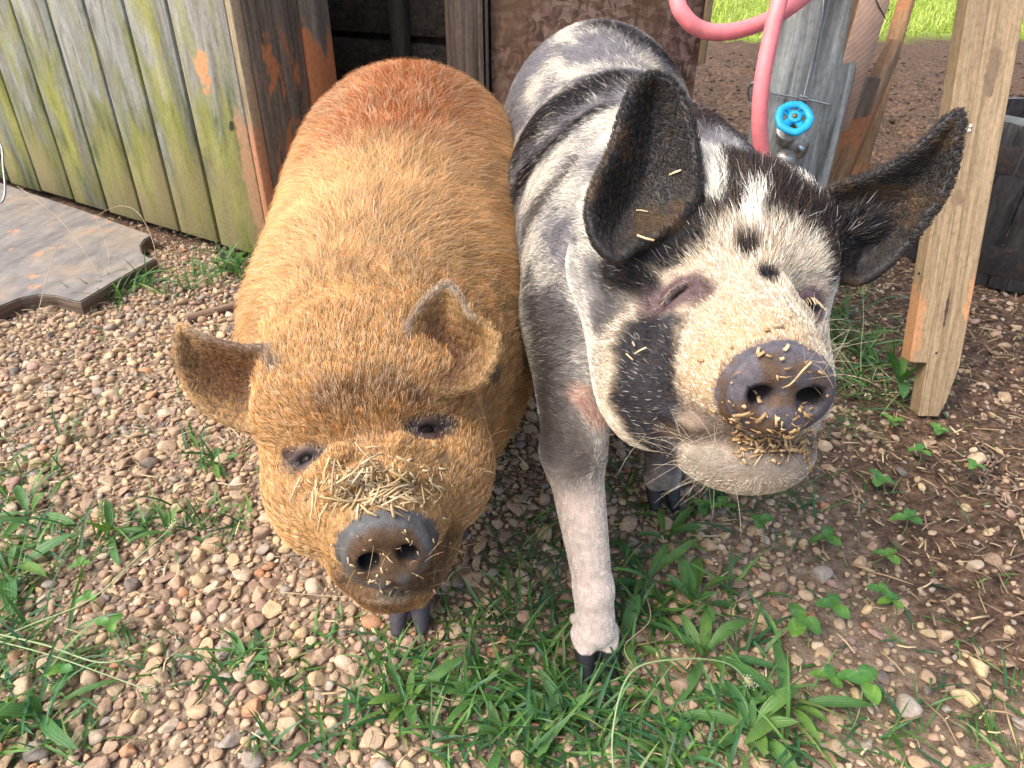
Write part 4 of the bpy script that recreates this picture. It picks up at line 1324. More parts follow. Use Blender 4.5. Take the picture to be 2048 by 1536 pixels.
# post furniture: wire ties
w1 = tube("wire", [on_post(1651, -30, 0.004), on_post(1645, 30, 0.004), on_post(1628, 110, 0.004), on_post(1607, 196, 0.005), on_post(1598, 215, 0.012)], 0.0017, WIRE, None, 6)
tag(w1, "vertical grey wire running down the front of the grey post", "wire")
w2p = catmull([on_post(1512, 215, 0.01), on_post(1500, 205, -0.02), on_post(1497, 178, 0.006), on_post(1508, 165, 0.016), on_post(1530, 183, 0.006), on_post(1600, 196, 0.006), on_post(1664, 210, 0.008)], 4, False)
w2 = tube("wire", w2p, 0.0017, WIRE, None, 6)
tag(w2, "horizontal grey wire tie across the grey post above the blue tap", "wire")
for k in range(5):
    a = on_post(1600 + 3 * k, 195 + 0.8 * k, 0.007)
    tube("wrap", [a + post_n * 0.003 * math.cos(t) + np.array([0, 0, 0.005 * math.sin(t)]) for t in np.linspace(0, 6.3, 9)], 0.0012, WIRE, w2, 5)
# pink hose: one length, coiled over the post out of view above
HOSE = plain("pink rubber hose", (0.84, 0.225, 0.24), 0.5, 0, 90, 0.16, bump=0.08, dirt=(0.66, 0.22, 0.20))
hp = [P(1535, 380, 1.12), P(1524, 310, 1.09), P(1519, 240, 1.06), P(1525, 160, 1.035), P(1540, 80, 1.02), P(1559, 0, 1.01), P(1600, -160, 1.02), P(1640, -330, 1.06), P(1560, -440, 1.10), P(1420, -340, 1.09), P(1352, -150, 1.06),
      P(1353, -10, 1.04), P(1372, 36, 1.04), P(1405, 60, 1.05), P(1455, 64, 1.055), P(1520, 47, 1.06), P(1580, 14, 1.065), P(1640, -40, 1.07), P(1720, -150, 1.06), P(1730, -300, 1.06), P(1650, -420, 1.08)]
hose = tube("garden_hose", catmull(hp, 8, False), 0.0118, HOSE, None, 16)
tag(hose, "pink rubber hose looping down the front of the grey post", "hose")

# tap
BLUE = plain("bright blue plastic handle", (0.02, 0.46, 0.76), 0.4, 0, 120, 0.15, bump=0.1)
BRASS = plain("dull brass", (0.30, 0.21, 0.09), 0.45, 0.8, 150, 0.3)
ZINC = plain("dull zinc fitting", (0.42, 0.41, 0.38), 0.45, 0.75, 90, 0.35, dirt=(0.20, 0.17, 0.12))
tap_c = on_post(1588, 236, 0.062)
tax = nrm(post_n * 0.72 + np.array([0, 0, 0.70]))
Rt = basis(post_x, tax)
tap = empty("water_tap", on_post(1590, 300, 0.0), "tap with a round bright blue handwheel on the grey post", "tap")
def wheel():
    vs, fs = [], []
    nu, nv = 60, 8
    for i in range(nu):
        a = 2 * math.pi * i / nu
        lob = 0.0015 * max(0, math.cos(5 * a)) ** 6 + 0.0022 * (max(0, math.cos(a + 1.5)) ** 40)
        R0 = 0.0240 + lob
        for j in range(nv):
            b = 2 * math.pi * j / nv
            vs.append(((R0 + 0.0068 * math.cos(b)) * math.cos(a), (R0 + 0.0068 * math.cos(b)) * math.sin(a), 0.0050 * math.sin(b)))
    for i in range(nu):
        for j in range(nv):
            fs.append((i * nv + j, ((i + 1) % nu) * nv + j, ((i + 1) % nu) * nv + (j + 1) % nv, i * nv + (j + 1) % nv))
    V, F = np.array(vs), np.array(fs)
    for k in range(4):
        a = k * math.pi / 2 + 0.75
        BV, bq, bt = cbox(0.0125, 0.0052, 0.022, 0.0015)
        d = np.array([math.cos(a), math.sin(a), 0]); s = np.array([-d[1], d[0], 0])
        BV = BV[:, 0:1] * s + BV[:, 1:2] * np.array([0, 0, 1]) + (BV[:, 2:3] + 0.002) * d
        F = np.concatenate([F, bq + len(V)]); V = np.concatenate([V, BV])
    HV, HF, HT = tube_np([(0, 0, -0.006), (0, 0, -0.0055), (0, 0, 0.0055), (0, 0, 0.006)], [0.009, 0.0105, 0.0105, 0.009], 16)
    F = np.concatenate([F, HF + len(V)]); HT = HT + len(V); V = np.concatenate([V, HV])
    return V, F, HT
V, F, HT = wheel()
hw = mesh_np("handwheel", V, [F, HT], BLUE, False); place(hw, tap_c, Rt, tap)
lathe("screw", [(0.0, 0.0085), (0.0035, 0.008), (0.0045, 0.006), (0.0045, 0.004)], BRASS, tap, tap_c, Rt, 12)
lathe("stem", [(0.0, 0.0), (0.0075, 0.0), (0.0075, 0.010), (0.0095, 0.011), (0.0095, 0.019), (0.005, 0.020), (0.004, 0.040)], BRASS, tap, tap_c - tax * 0.036, Rt, 12)
lathe("collar", [(0.0, 0.0), (0.0185, 0.0), (0.0205, 0.002), (0.0205, 0.005), (0.0175, 0.0065), (0.0, 0.0065)], ZINC, tap, tap_c - tax * 0.040, Rt, 24)
lathe("body", [(0.0, -0.028), (0.012, -0.027), (0.0165, -0.018), (0.0165, 0.0), (0.012, 0.004), (0.0, 0.005)], ZINC, tap, tap_c - tax * 0.042, Rt, 20)
cap_c = on_post(1568, 322, 0.042)
lathe("outlet_cap", [(0.0, 0.016), (0.012, 0.0145), (0.0178, 0.009), (0.019, 0.0), (0.0175, -0.012), (0.010, -0.016), (0.0, -0.016)], ZINC, tap, cap_c, basis(post_x, nrm(post_n * 0.8 + np.array([-0.5, 0, -0.25]))), 24)
sc_ = on_post(1602, 298, 0.004)
fl = lathe("mounting_flange", [(0.0, 0.004), (0.026, 0.004), (0.027, 0.002), (0.027, -0.003)], ZINC, tap, on_post(1585, 292, 0.0), basis(post_x, post_n), 24)
sw = lathe("mounting_screw", [(0.0, 0.0055), (0.0045, 0.005), (0.0062, 0.003), (0.0066, 0.0)], plain("zinc screw", (0.45, 0.55, 0.62), 0.35, 0.8), tap, sc_, basis(post_x, post_n), 14)
for a in (0.4, 0.4 + math.pi / 2):
    d = post_x * math.cos(a) + np.cross(post_n, post_x) * math.sin(a)
    tube("slot", [sc_ - d * 0.0035 + post_n * 0.0052, sc_ + d * 0.0035 + post_n * 0.0052], 0.0007, plain("dark slot", (0.02, 0.02, 0.025), 0.6), sw, 5, org=None)
nm_ = plain("nail hole", (0.012, 0.011, 0.010), 0.8)
for (x, y) in ((1578, 88), (1584, 116), (1552, 126), (1543, 173)):
    a = on_post(x, y, 0.0003)
    lathe("nail_hole", [(0.0, 0.0012), (0.0022, 0.001), (0.0026, -0.001)], nm_, gpost, (0, 0, 0), None, 10).matrix_world = Matrix.Translation(Vector(a)) @ basis(post_x, post_n).to_4x4()

# ------------------------------------------------------------------ beam end and leaning slats right of the post
bd_ = nrm(np.array([0.10, 1.0, 0.0])); bx_ = np.array([1.0, -0.10, 0])
e0 = P(1709, 167, 1.20); e1 = P(1757, 172, 1.19); e2 = P(1806, 0, 1.08)
bw = 0.045; bc = (e0 + e1) / 2
bup = nrm(P(1775, 0, 1.10) - P(1722, 168, 1.195))
VB, qB, tB = cbox(bw, 0.60, 0.30, 0.002)
beam = mesh_np("sawn_beam", VB, [qB, tB], endgrain_mat(), False, smooth=False); fix_normals(beam.data)
place(beam, bc + np.array([0, 0.30, 0]) , basis(bx_, bup))
beam.data.materials.append(W_SLAT)
for p in beam.data.polygons:
    if p.normal.y > -0.5: p.material_index = 1
tag(beam, "pinkish sawn beam end jutting out right of the grey post", "beam")
ck = NT("dark crack"); ck.set("Base Color", (0.03, 0.018, 0.012, 1)); ck.set("Roughness", 0.9)
fpl = bc + np.array(beam.rotation_euler.to_matrix().col[1]) * -0.0 + np.array([0, 0.0, 0])
bn = -np.array(beam.rotation_euler.to_matrix().col[1]); bf = np.array(beam.location) + bn * 0.3005
cp_ = [on_plane(x, y, bf, bn) for x, y in ((1752, 0), (1758, 14), (1766, 27), (1774, 43))]
tube("crack", [Vector(p) for p in cp_], [0.0012, 0.0011, 0.0009, 0.0003], ck.m, beam, 5, org=beam.location)
for c_o in beam.children: c_o.matrix_world = Matrix.Translation(beam.location); c_o.matrix_parent_inverse = beam.matrix_basis.inverted(); c_o.matrix_basis = Matrix.Translation(beam.location)
def slat(name, a, b, w, t, xdir, mat, label, taper=1.0):
    L = float(np.linalg.norm(b - a))
    o = box(name, w, t, L, mat, None, 0.0025, a, basis(xdir, b - a), taper=taper)
    return tag(o, label, "stake")
slat("leaning_stake", P(1640, 420, 1.36), P(1786, 98, 1.52), 0.050, 0.050, (1, -0.3, 0.2), W_SLAT, "brown pointed stake leaning behind the grey post", 0.55)
slat("leaning_stake", P(1690, 420, 1.60), P(1822, -30, 1.70), 0.044, 0.040, (1, -0.3, 0.2), W_SLAT, "long thin brown stake leaning behind the pointed one, its top out of view", 0.8)
slat("leaning_stake", P(1628, 430, 1.50), P(1716, 150, 1.40), 0.085, 0.018, (1, -0.2, 0.1), W_POST, "short dark wide stake standing in shade under the sawn beam")

# ------------------------------------------------------------------ right-hand pine plank with a notched foot
pa = P(1843, 832, 1.352); pt = P(1953, 0, 1.19)
pax = nrm(pt - P(1838, 700, 1.362))
prot = basis((1, -0.07, 0), pax)
Lp = 1.0
def plank_mesh():
    # outline in local x (width) and z (length) with the notch cut from the lower left
    w = 0.090
    out = [(-0.014, 0.0), (w / 2 - 0.022, 0.0), (w / 2 - 0.012, 0.03), (w / 2, 0.10), (w / 2, Lp), (-w / 2, Lp), (-w / 2, 0.105), (-0.0135, 0.103)]
    import bmesh
    bm = bmesh.new()
    vs = [bm.verts.new((x, -0.019, z)) for x, z in out]
    f = bm.faces.new(vs)
    r = bmesh.ops.extrude_face_region(bm, geom=[f])
    for v in [e for e in r['geom'] if isinstance(e, bmesh.types.BMVert)]: v.co.y += 0.038
    bmesh.ops.recalc_face_normals(bm, faces=bm.faces[:])
    bmesh.ops.bevel(bm, geom=[e for e in bm.edges], offset=0.0018, segments=1, affect='EDGES')
    me = bpy.data.meshes.new("pine_plank"); bm.to_mesh(me); bm.free(); me.materials.append(W_PINE)
    return me
plank = bpy.data.objects.new("pine_plank", plank_mesh())
place(plank, (P(1848, 828, 1.352)[0] - 0.006, P(1848, 828, 1.352)[1], 0.0), prot)
tag(plank, "upright pale pine plank with a notched foot at the right", "plank")
def on_plank(x, y, off=0.0):
    n_ = -np.array(prot.col[1]); return on_plane(x, y, np.array(plank.location) + n_ * (0.019 + off), n_)
for (x, y) in ((1938, 261), (1941, 252)):
    b_ = ball("paint_blob", (0, 0, 0), 0.0030, plain("white speck", (0.75, 0.74, 0.70), 0.6), plank)
    b_.matrix_parent_inverse = plank.matrix_basis.inverted(); b_.location = on_plank(x, y, 0.0)
for (x, y) in ((1838, 547), (1872, 706)):
    b_ = ball("nail_hole", (0, 0, 0), 0.0024, nm_, plank)
    b_.matrix_parent_inverse = plank.matrix_basis.inverted(); b_.location = on_plank(x, y, -0.001)

# ------------------------------------------------------------------ dark tub at the right edge
TUB = wood("blackened stave", (0.008, 0.008, 0.009), (0.022, 0.020, 0.021), (0.048, 0.043, 0.042), extra=x_peel((0.085, 0.035, 0.020), 0.66, 0.72))
BAND = plain("dark iron band", (0.014, 0.013, 0.013), 0.9, 0.0, 60, 0.5, dirt=(0.045, 0.024, 0.016))
tc_ = np.array([1.44, 1.95, 0]); RB, RTp, HB = 0.305, 0.205, 0.39
tub = empty("wooden_tub", tc_, "blackened wooden tub of staves with iron bands at the right edge", "tub")
NS = 22
for k in range(NS):
    a0, a1 = 2 * math.pi * k / NS + 0.006, 2 * math.pi * (k + 1) / NS - 0.006
    V = []
    for z, r in ((0.0, RB), (HB * 0.5, (RB + RTp) / 2 + 0.012), (HB, RTp)):
        for rr in (r, r - 0.02):
            for a in (a0, (a0 + a1) / 2, a1):
                bul = 1.0 + (0.006 if a not in (a0, a1) else 0)
                V.append((rr * bul * math.cos(a), rr * bul * math.sin(a), z))
    F = []
    for i in range(2):
        o_ = i * 6; p_ = o_ + 6
        F += [(o_, o_ + 1, p_ + 1, p_), (o_ + 1, o_ + 2, p_ + 2, p_ + 1), (o_ + 3, p_ + 3, p_ + 4, o_ + 4), (o_ + 4, p_ + 4, p_ + 5, o_ + 5), (o_, p_, p_ + 3, o_ + 3), (o_ + 2, o_ + 5, p_ + 5, p_ + 2)]
    F += [(12, 13, 16, 15), (13, 14, 17, 16)]
    st = mesh_np("stave", V, np.array(F), TUB, False, smooth=False); fix_normals(st.data); place(st, tc_ + np.array([0, 0, 0.004]), None, tub)
rr_ = lambda z: float(np.interp(z, [0, HB * 0.5, HB], [RB, (RB + RTp) / 2 + 0.012, RTp])) + 0.0015
for z0, z1 in ((0.035, 0.105), (0.270, 0.335)):
    lathe("band", [(rr_(z0) + 0.001, z0), (rr_(z0) + 0.0012, z0 + 0.0005), (rr_(z1) + 0.0012, z1 - 0.0005), (rr_(z1) + 0.001, z1)], BAND, tub, tc_, None, 64, False)
lathe("rim", [(RTp - 0.02, HB + 0.006), (RTp + 0.004, HB + 0.006), (RTp + 0.004, HB - 0.02)], plain("grey rim", (0.10, 0.11, 0.115), 0.7), tub, tc_, None, 44)
# ------------------------------------------------------------------ gravel
import bmesh
def H1(x, y): return float(hgt(np.array([x], float), np.array([y], float))[0])
def GH(x, y, up=0.0):
    p = G(x, y); p[2] = H1(p[0], p[1]) + up; return p

def stone_shape(sub, seed):
    r = np.random.default_rng(seed)
    bm = bmesh.new(); bmesh.ops.create_icosphere(bm, subdivisions=sub, radius=1.0)
    V = np.array([v.co[:] for v in bm.verts]); F = np.array([[v.index for v in f.verts] for f in bm.faces]); bm.free()
    for k in range(r.integers(7, 13)):
        n = nrm(r.normal(size=3)); off = r.uniform(0.42, 0.76)
        V = V - n * np.maximum(V @ n - off, 0)[:, None] * r.uniform(0.8, 1.0)
    V = V * (1 + (fbm(V + 9, 1.6, seed, 2) - 0.5)[:, None] * 0.30)
    V = V * np.array([1.0, r.uniform(0.70, 0.98), r.uniform(0.40, 0.68)])
    return V, F

SH_HI = [stone_shape(3, 100 + k) for k in range(14)]
SH_MD = [stone_shape(2, 200 + k) for k in range(16)]
SH_LO = [stone_shape(1, 300 + k) for k in range(10)]
PAL = np.array([(0.40, 0.285, 0.185), (0.45, 0.34, 0.235), (0.36, 0.245, 0.18), (0.30, 0.265, 0.235), (0.50, 0.41, 0.31), (0.40, 0.205, 0.115), (0.12, 0.105, 0.10), (0.235, 0.165, 0.115), (0.34, 0.225, 0.185), (0.48, 0.37, 0.22)])
PW = np.array([24, 20, 13, 8, 7, 3, 2, 8, 7, 8], float); PW /= PW.sum()

def in_frame(p, m=0.06):
    d = p - np.array([0, 0, CAM_H])
    z = d[:, 1] * CT - d[:, 2] * ST
    v = (-d[:, 1] * ST - d[:, 2] * CT) / z; u = d[:, 0] / z
    return (z > 0.1) & (np.abs(u) < 1024 / FPX + m) & (np.abs(v) < 768 / FPX + m), z

rg = np.random.default_rng(99)
NC = 270000
cxy = np.stack([rg.uniform(-2.2, 1.5, NC), rg.uniform(0.18, 2.3, NC)], 1)
sz = np.exp(rg.normal(math.log(0.0052), 0.44, NC)).clip(0.0022, 0.018)
ok, zz = in_frame(np.concatenate([cxy, np.zeros((NC, 1))], 1), 0.32)
smk = soil_mask(cxy[:, 0], cxy[:, 1])
pn = fbm(np.concatenate([cxy, np.zeros((NC, 1))], 1), 4.5, 88, 3)
den = (1 - smk) * (0.62 + 0.38 * sstep(0.42, 0.58, pn + 0.20 * sstep(0.7, 1.1, cxy[:, 1]) - 0.10 * (cxy[:, 0] > 0.05))) * (1 - 0.55 * sstep(0.20, 0.50, cxy[:, 0])) + 0.07 * smk
ok &= rg.random(NC) < den
cxy, sz, zz = cxy[ok], sz[ok], zz[ok]
o_ = np.argsort(-sz); cxy, sz, zz = cxy[o_], sz[o_], zz[o_]
grid, acc = {}, []
CELL = 0.03
for i in range(len(sz)):
    x, y, s = cxy[i, 0], cxy[i, 1], sz[i]
    a, b = int(x / CELL + 1000), int(y / CELL + 1000); bad = False
    for da in (-1, 0, 1):
        for db in (-1, 0, 1):
            for (X, Y, S) in grid.get((a + da, b + db), ()):
                if (x - X) ** 2 + (y - Y) ** 2 < (0.60 * (s + S)) ** 2: bad = True; break
            if bad: break
        if bad: break
    if not bad:
        grid.setdefault((a, b), []).append((x, y, s)); acc.append(i)
cxy, sz, zz = cxy[acc], sz[acc], zz[acc]
cz = hgt(cxy[:, 0], cxy[:, 1]) + sz * 0.22
cen = np.concatenate([cxy, cz[:, None]], 1)
NSn = len(sz)
scol = PAL[rg.choice(len(PAL), NSn, p=PW)] * rg.uniform(0.85, 1.25, (NSn, 1)) * np.array([1.15, 1.11, 1.04])
srot = rg.uniform(0, 2 * math.pi, NSn); stl = rg.normal(0, 0.35, (NSn, 2))
# the 300 largest in the picture and not behind an animal are separate pebbles of the ground
inf, _ = in_frame(cen, 0.0)
cand = np.argsort(-(sz / zz) * inf)[:620]
vis = []
for i in cand:
    t = np.linspace(0.0, 0.85, 60)[:, None]
    L = cen[i] + np.array([0, 0, 0.012]) + (np.array([0, 0, CAM_H]) - cen[i]) * t
    if min(g(L).min(), s_(L).min()) > 0.006: vis.append(i)
    if len(vis) == 300: break
single = np.zeros(NSn, bool); single[vis] = True

def stone_mat(name, objcol):
    m = NT(name)
    if objcol: c = m.n("ShaderNodeObjectInfo").outputs["Color"]
    else: c = m.n("ShaderNodeAttribute", attribute_name="col").outputs["Color"]
    o = m.n("ShaderNodeNewGeometry").outputs["Position"]
    n1_, n2_, n3_ = m.noise(o, 170, 5, 0.65), m.noise(o, 620, 3), m.noise(o, 60, 3)
    c = m.mix(0.75, c, m.ramp(n1_, [(0.3, (0.62, 0.60, 0.58)), (0.5, (1, 1, 1)), (0.72, (1.22, 1.18, 1.12))]), 'MULTIPLY')
    c = m.mix(m.ramp(n3_, [(0.42, (0, 0, 0)), (0.70, (0.65,) * 3)]), c, (0.36, 0.26, 0.18))
    c = m.mix(0.4, c, m.ramp(n2_, [(0.35, (0.72,) * 3), (0.65, (1.18,) * 3)]), 'MULTIPLY')
    m.set("Base Color", c); m.set("Roughness", 0.72); m.set("Specular IOR Level", 0.3)
    m.bump(m.math('ADD', n1_, n2_), 0.8, 0.0016)
    return m.m
MS_A, MS_O = stone_mat("pebble stone mixed", False), stone_mat("pebble stone", True)

def rotm(i):
    a = Matrix.Rotation(srot[i], 3, 'Z') @ Matrix.Rotation(stl[i, 0], 3, 'X') @ Matrix.Rotation(stl[i, 1], 3, 'Y')
    return np.array(a)
def batch(idx, shapes, V0):
    Vs, Fs, Cs, off = [], [], [], V0
    for i in idx:
        V, F = shapes[i % len(shapes)]
        Vs.append((V * sz[i]) @ rotm(i).T + cen[i]); Fs.append(F + off); off += len(V)
        Cs.append(np.repeat(scol[i][None], len(V), 0))
    return Vs, Fs, Cs, off
rest = np.where(~single)[0]
near_ = rest[(sz[rest] / zz[rest] > 0.0085)]; far_ = rest[(sz[rest] / zz[rest] <= 0.0085) & (sz[rest] / zz[rest] > 0.0045)]; tiny_ = rest[sz[rest] / zz[rest] <= 0.0045]
A1 = batch(near_, SH_MD, 0); A2 = batch(far_, SH_MD, A1[3]); A3 = batch(tiny_, SH_LO, A2[3])
gravel = mesh_np("gravel", np.concatenate(A1[0] + A2[0] + A3[0]), np.concatenate(A1[1] + A2[1] + A3[1]), MS_A, ground, colors=np.concatenate(A1[2] + A2[2] + A3[2]))
gravel["kind"] = "stuff"
pm = []
for V, F in SH_HI:
    o = mesh_np("pebble", V, F, MS_O, False); pm.append(o.data); bpy.data.objects.remove(o)
for i in vis:
    o = bpy.data.objects.new("pebble", pm[i % len(pm)]); o.parent = ground; COL.objects.link(o)
    o.location = cen[i]; o.scale = (sz[i],) * 3
    o.rotation_euler = Matrix(rotm(i).tolist()).to_euler(); o.color = (*scol[i], 1)

# ------------------------------------------------------------------ leaves and blades
def leaf_mat(name, ribbed=False, attr=True, base=(0.09, 0.19, 0.035), band=None, rough=0.42):
    m = NT(name)
    at = m.n("ShaderNodeAttribute", attribute_name="col")
    if attr:
        c = at.outputs["Color"]
    else:
        c = m.mix(0.0, (*base, 1), (0, 0, 0))
        s = m.n("ShaderNodeSeparateColor", {"Color": at.outputs["Color"]})
        u, v = s.outputs[0], s.outputs[1]
        if ribbed:
            w = m.math('ABSOLUTE', m.math('SINE', m.math('MULTIPLY', u, 15.7)))
            c = m.mix(m.ramp(w, [(0.0, (0.75,) * 3), (0.22, (0, 0, 0))]), c, tuple(min(1, b * 1.7 + 0.03) for b in base))
            m.bump(w, 0.4, 0.001)
        if band:
            d = m.math('ABSOLUTE', m.math('SUBTRACT', m.math('ADD', v, m.math('MULTIPLY', m.math('ABSOLUTE', m.math('SUBTRACT', u, 0.5)), 0.75)), 0.62))
            c = m.mix(m.ramp(d, [(0.03, (0.4,) * 3), (0.10, (0, 0, 0))]), c, band)
        oi = m.n("ShaderNodeObjectInfo").outputs["Random"]
        c = m.mix(1.0, c, m.ramp(oi, [(0.0, (0.72, 0.85, 0.95)), (0.5, (1, 1, 1)), (1.0, (1.45, 1.2, 0.9))]), 'MULTIPLY')
    o = m.n("ShaderNodeNewGeometry").outputs["Position"]
    c = m.mix(0.6, c, m.ramp(m.noise(o, 90, 4), [(0.3, (0.7,) * 3), (0.7, (1.25,) * 3)]), 'MULTIPLY')
    m.set("Base Color", c); m.set("Roughness", rough); m.set("Specular IOR Level", 0.4)
    tr = m.n("ShaderNodeBsdfTranslucent", {"Color": m.mix(1.0, c, (1.3, 1.5, 0.6), 'MULTIPLY')})
    mx = m.n("ShaderNodeMixShader", {0: 0.28})
    m.t.links.new(m.b.outputs[0], mx.inputs[1]); m.t.links.new(tr.outputs[0], mx.inputs[2])
    m.t.links.new(mx.outputs[0], m.t.nodes["Material Output"].inputs["Surface"])
    return m.m

def blades(base, az, length, width, el0, droop, col, nseg=6, fold=0.25, twist=None):
    """many grass blades at once; returns verts, quads, colours"""
    N = len(base); ts = np.linspace(0, 1, nseg)
    p = base.copy(); V = np.empty((N, nseg, 3, 3)); C = np.empty((N, nseg, 3, 3))
    hd = np.stack([np.cos(az), np.sin(az), 0 * az], 1); sd = np.stack([-np.sin(az), np.cos(az), 0 * az], 1)
    for k, t in enumerate(ts):
        e = el0 - droop * t
        w = width * (np.clip(1 - t, 0, 1) ** 0.6) * np.minimum(1, 0.55 + 1.6 * t) * 0.5 + 0.0002
        up = np.stack([-np.cos(az) * np.sin(e), -np.sin(az) * np.sin(e), np.cos(e)], 1)
        s_d = sd if twist is None else sd * np.cos(twist * t)[:, None] + up * np.sin(twist * t)[:, None]
        V[:, k, 0] = p - s_d * w[:, None] + up * (w * fold)[:, None]
        V[:, k, 1] = p
        V[:, k, 2] = p + s_d * w[:, None] + up * (w * fold)[:, None]
        C[:, k] = (col * (0.75 + 0.4 * t))[:, None, :]
        d = hd * np.cos(e)[:, None]; d[:, 2] = np.sin(e)
        p = p + d * (length / (nseg - 1))[:, None]
    b = np.arange(N)[:, None] * nseg * 3
    q = []
    for k in range(nseg - 1):
        for j in (0, 1):
            q.append(np.stack([b[:, 0] + k * 3 + j, b[:, 0] + k * 3 + j + 1, b[:, 0] + (k + 1) * 3 + j + 1, b[:, 0] + (k + 1) * 3 + j], 1))
    return V.reshape(-1, 3), np.concatenate(q), C.reshape(-1, 3)

GRN = np.array([(0.060, 0.150, 0.035), (0.085, 0.190, 0.040), (0.045, 0.130, 0.050), (0.120, 0.235, 0.055), (0.055, 0.145, 0.060), (0.17, 0.23, 0.07)])
def gcol(n): return 1.08 * GRN[rg.choice(len(GRN), n, p=[0.24, 0.24, 0.2, 0.12, 0.14, 0.06])] * rg.uniform(0.7, 1.3, (n, 1))

# tufts: photo position of the root, spread in metres, number of blades, blade length, blade width
TUFTS = [(60, 1010, .03, 12, .07, .006), (20, 960, .03, 10, .08, .006), (110, 940, .02, 7, .07, .006), (20, 1110, .05, 22, .08, .006), (110, 1090, .04, 16, .08, .0055), (210, 1075, .04, 14, .08, .006), (300, 1055, .03, 14, .07, .005), (400, 1060, .04, 16, .07, .005), (470, 1050, .03, 8, .06, .005), (30, 1190, .04, 20, .09, .006),
         (30, 1290, .05, 24, .09, .006), (60, 1390, .05, 24, .09, .006), (20, 1480, .05, 24, .09, .006), (140, 1340, .03, 8, .07, .005), (130, 1500, .04, 12, .08, .005), (250, 1300, .03, 7, .05, .005), (320, 1330, .04, 12, .05, .004), (460, 1340, .03, 13, .05, .007), (520, 1310, .03, 12, .05, .007), (560, 1375, .02, 9, .05, .006), (520, 1500, .02, 7, .05, .006), (600, 1330, .02, 5, .05, .005),
         (640, 1290, .02, 6, .05, .005), (700, 1250, .02, 6, .05, .004), (770, 1330, .03, 16, .06, .006), (830, 1350, .03, 16, .06, .006), (880, 1390, .03, 18, .06, .006), (780, 1420, .03, 14, .07, .006), (700, 1440, .03, 10, .06, .006), (650, 1480, .03, 10, .06, .006), (900, 1280, .03, 12, .06, .005), (960, 1240, .04, 14, .07, .005),
         (1000, 1330, .04, 20, .07, .006), (1040, 1280, .04, 18, .07, .006), (1080, 1200, .05, 22, .07, .005), (1060, 1110, .04, 22, .06, .004), (1090, 1060, .03, 14, .05, .004), (1010, 1150, .03, 8, .06, .004), (1100, 1320, .04, 22, .08, .006), (1000, 1420, .05, 26, .07, .006), (1100, 1420, .05, 30, .08, .006), (1180, 1400, .04, 22, .07, .006), (1200, 1480, .05, 26, .08, .006), (1080, 1510, .05, 26, .08, .006), (960, 1500, .05, 22, .07, .006), (880, 1480, .04, 14, .06, .005),
         (1290, 1420, .05, 24, .08, .006), (1300, 1510, .05, 24, .08, .006), (1400, 1500, .05, 22, .09, .006), (1420, 1420, .05, 14, .08, .006), (1520, 1420, .04, 12, .09, .007), (1560, 1500, .04, 12, .09, .007), (1640, 1490, .04, 8, .06, .005), (1760, 1460, .04, 9, .06, .0045), (1850, 1500, .04, 8, .06, .0045), (1950, 1450, .05, 8, .06, .0045), (2030, 1390, .04, 5, .06, .0045), (1990, 1520, .04, 7, .06, .0045), (1150, 1352, .02, 12, .06, .007), (1200, 1372, .03, 16, .07, .007), (1235, 1345, .02, 10, .06, .007), (1120, 1370, .03, 14, .07, .007),
         (1290, 1010, .04, 16, .06, .006), (1360, 1030, .04, 18, .06, .006), (1440, 1010, .04, 18, .07, .006), (1240, 960, .03, 12, .06, .005), (1530, 990, .03, 10, .06, .005), (1590, 1010, .03, 8, .06, .005), (1230, 1130, .03, 10, .07, .006), (1250, 1230, .04, 18, .09, .008), (1330, 1230, .04, 16, .09, .008), (1470, 1190, .03, 8, .08, .007), (1600, 1110, .03, 6, .06, .004),
         (440, 545, .03, 14, .10, .008), (470, 520, .03, 12, .09, .008), (400, 560, .04, 14, .09, .006), (350, 590, .05, 18, .09, .007), (250, 600, .05, 16, .10, .008), (300, 570, .04, 10, .09, .006), (200, 600, .03, 10, .09, .007), (210, 480, .02, 4, .08, .004), (490, 560, .03, 12, .10, .008), (380, 470, .03, 5, .10, .005), (440, 490, .03, 5, .10, .005),
         (395, 905, .03, 8, .05, .006), (430, 930, .03, 9, .06, .007), (280, 870, .01, 4, .03, .004), (380, 870, .02, 7, .04, .003), (120, 890, .01, 3, .09, .006), (0, 870, .02, 5, .08, .005),
         (1700, 690, .05, 26, .13, .006), (1740, 720, .04, 20, .13, .007), (1690, 760, .05, 22, .11, .006), (1720, 800, .05, 18, .09, .004), (1680, 640, .05, 18, .13, .006), (1690, 870, .05, 14, .06, .003), (1780, 1010, .04, 6, .05, .003), (1830, 1320, .03, 4, .05, .004), (1900, 1280, .03, 4, .05, .004), (1640, 1380, .03, 5, .06, .005), (1500, 1300, .04, 8, .09, .007)]
bs, az, ln, wd, el, dr = [], [], [], [], [], []
for (x, y, spd, n, L, w) in TUFTS:
    c = G(x, y)
    n = int(n * 1.7)
    bs.append(np.stack([c[0] + rg.normal(0, spd * 0.55, n), c[1] + rg.normal(0, spd * 0.55, n)], 1))
    az.append(rg.uniform(0, 2 * math.pi, n)); ln.append(L * rg.uniform(0.45, 1.25, n)); wd.append(w * rg.uniform(0.5, 1.1, n) * (0.95 if w > 0.0045 else 0.9))
    el.append(rg.uniform(0.25, 1.25, n)); dr.append(rg.uniform(0.3, 1.5, n))
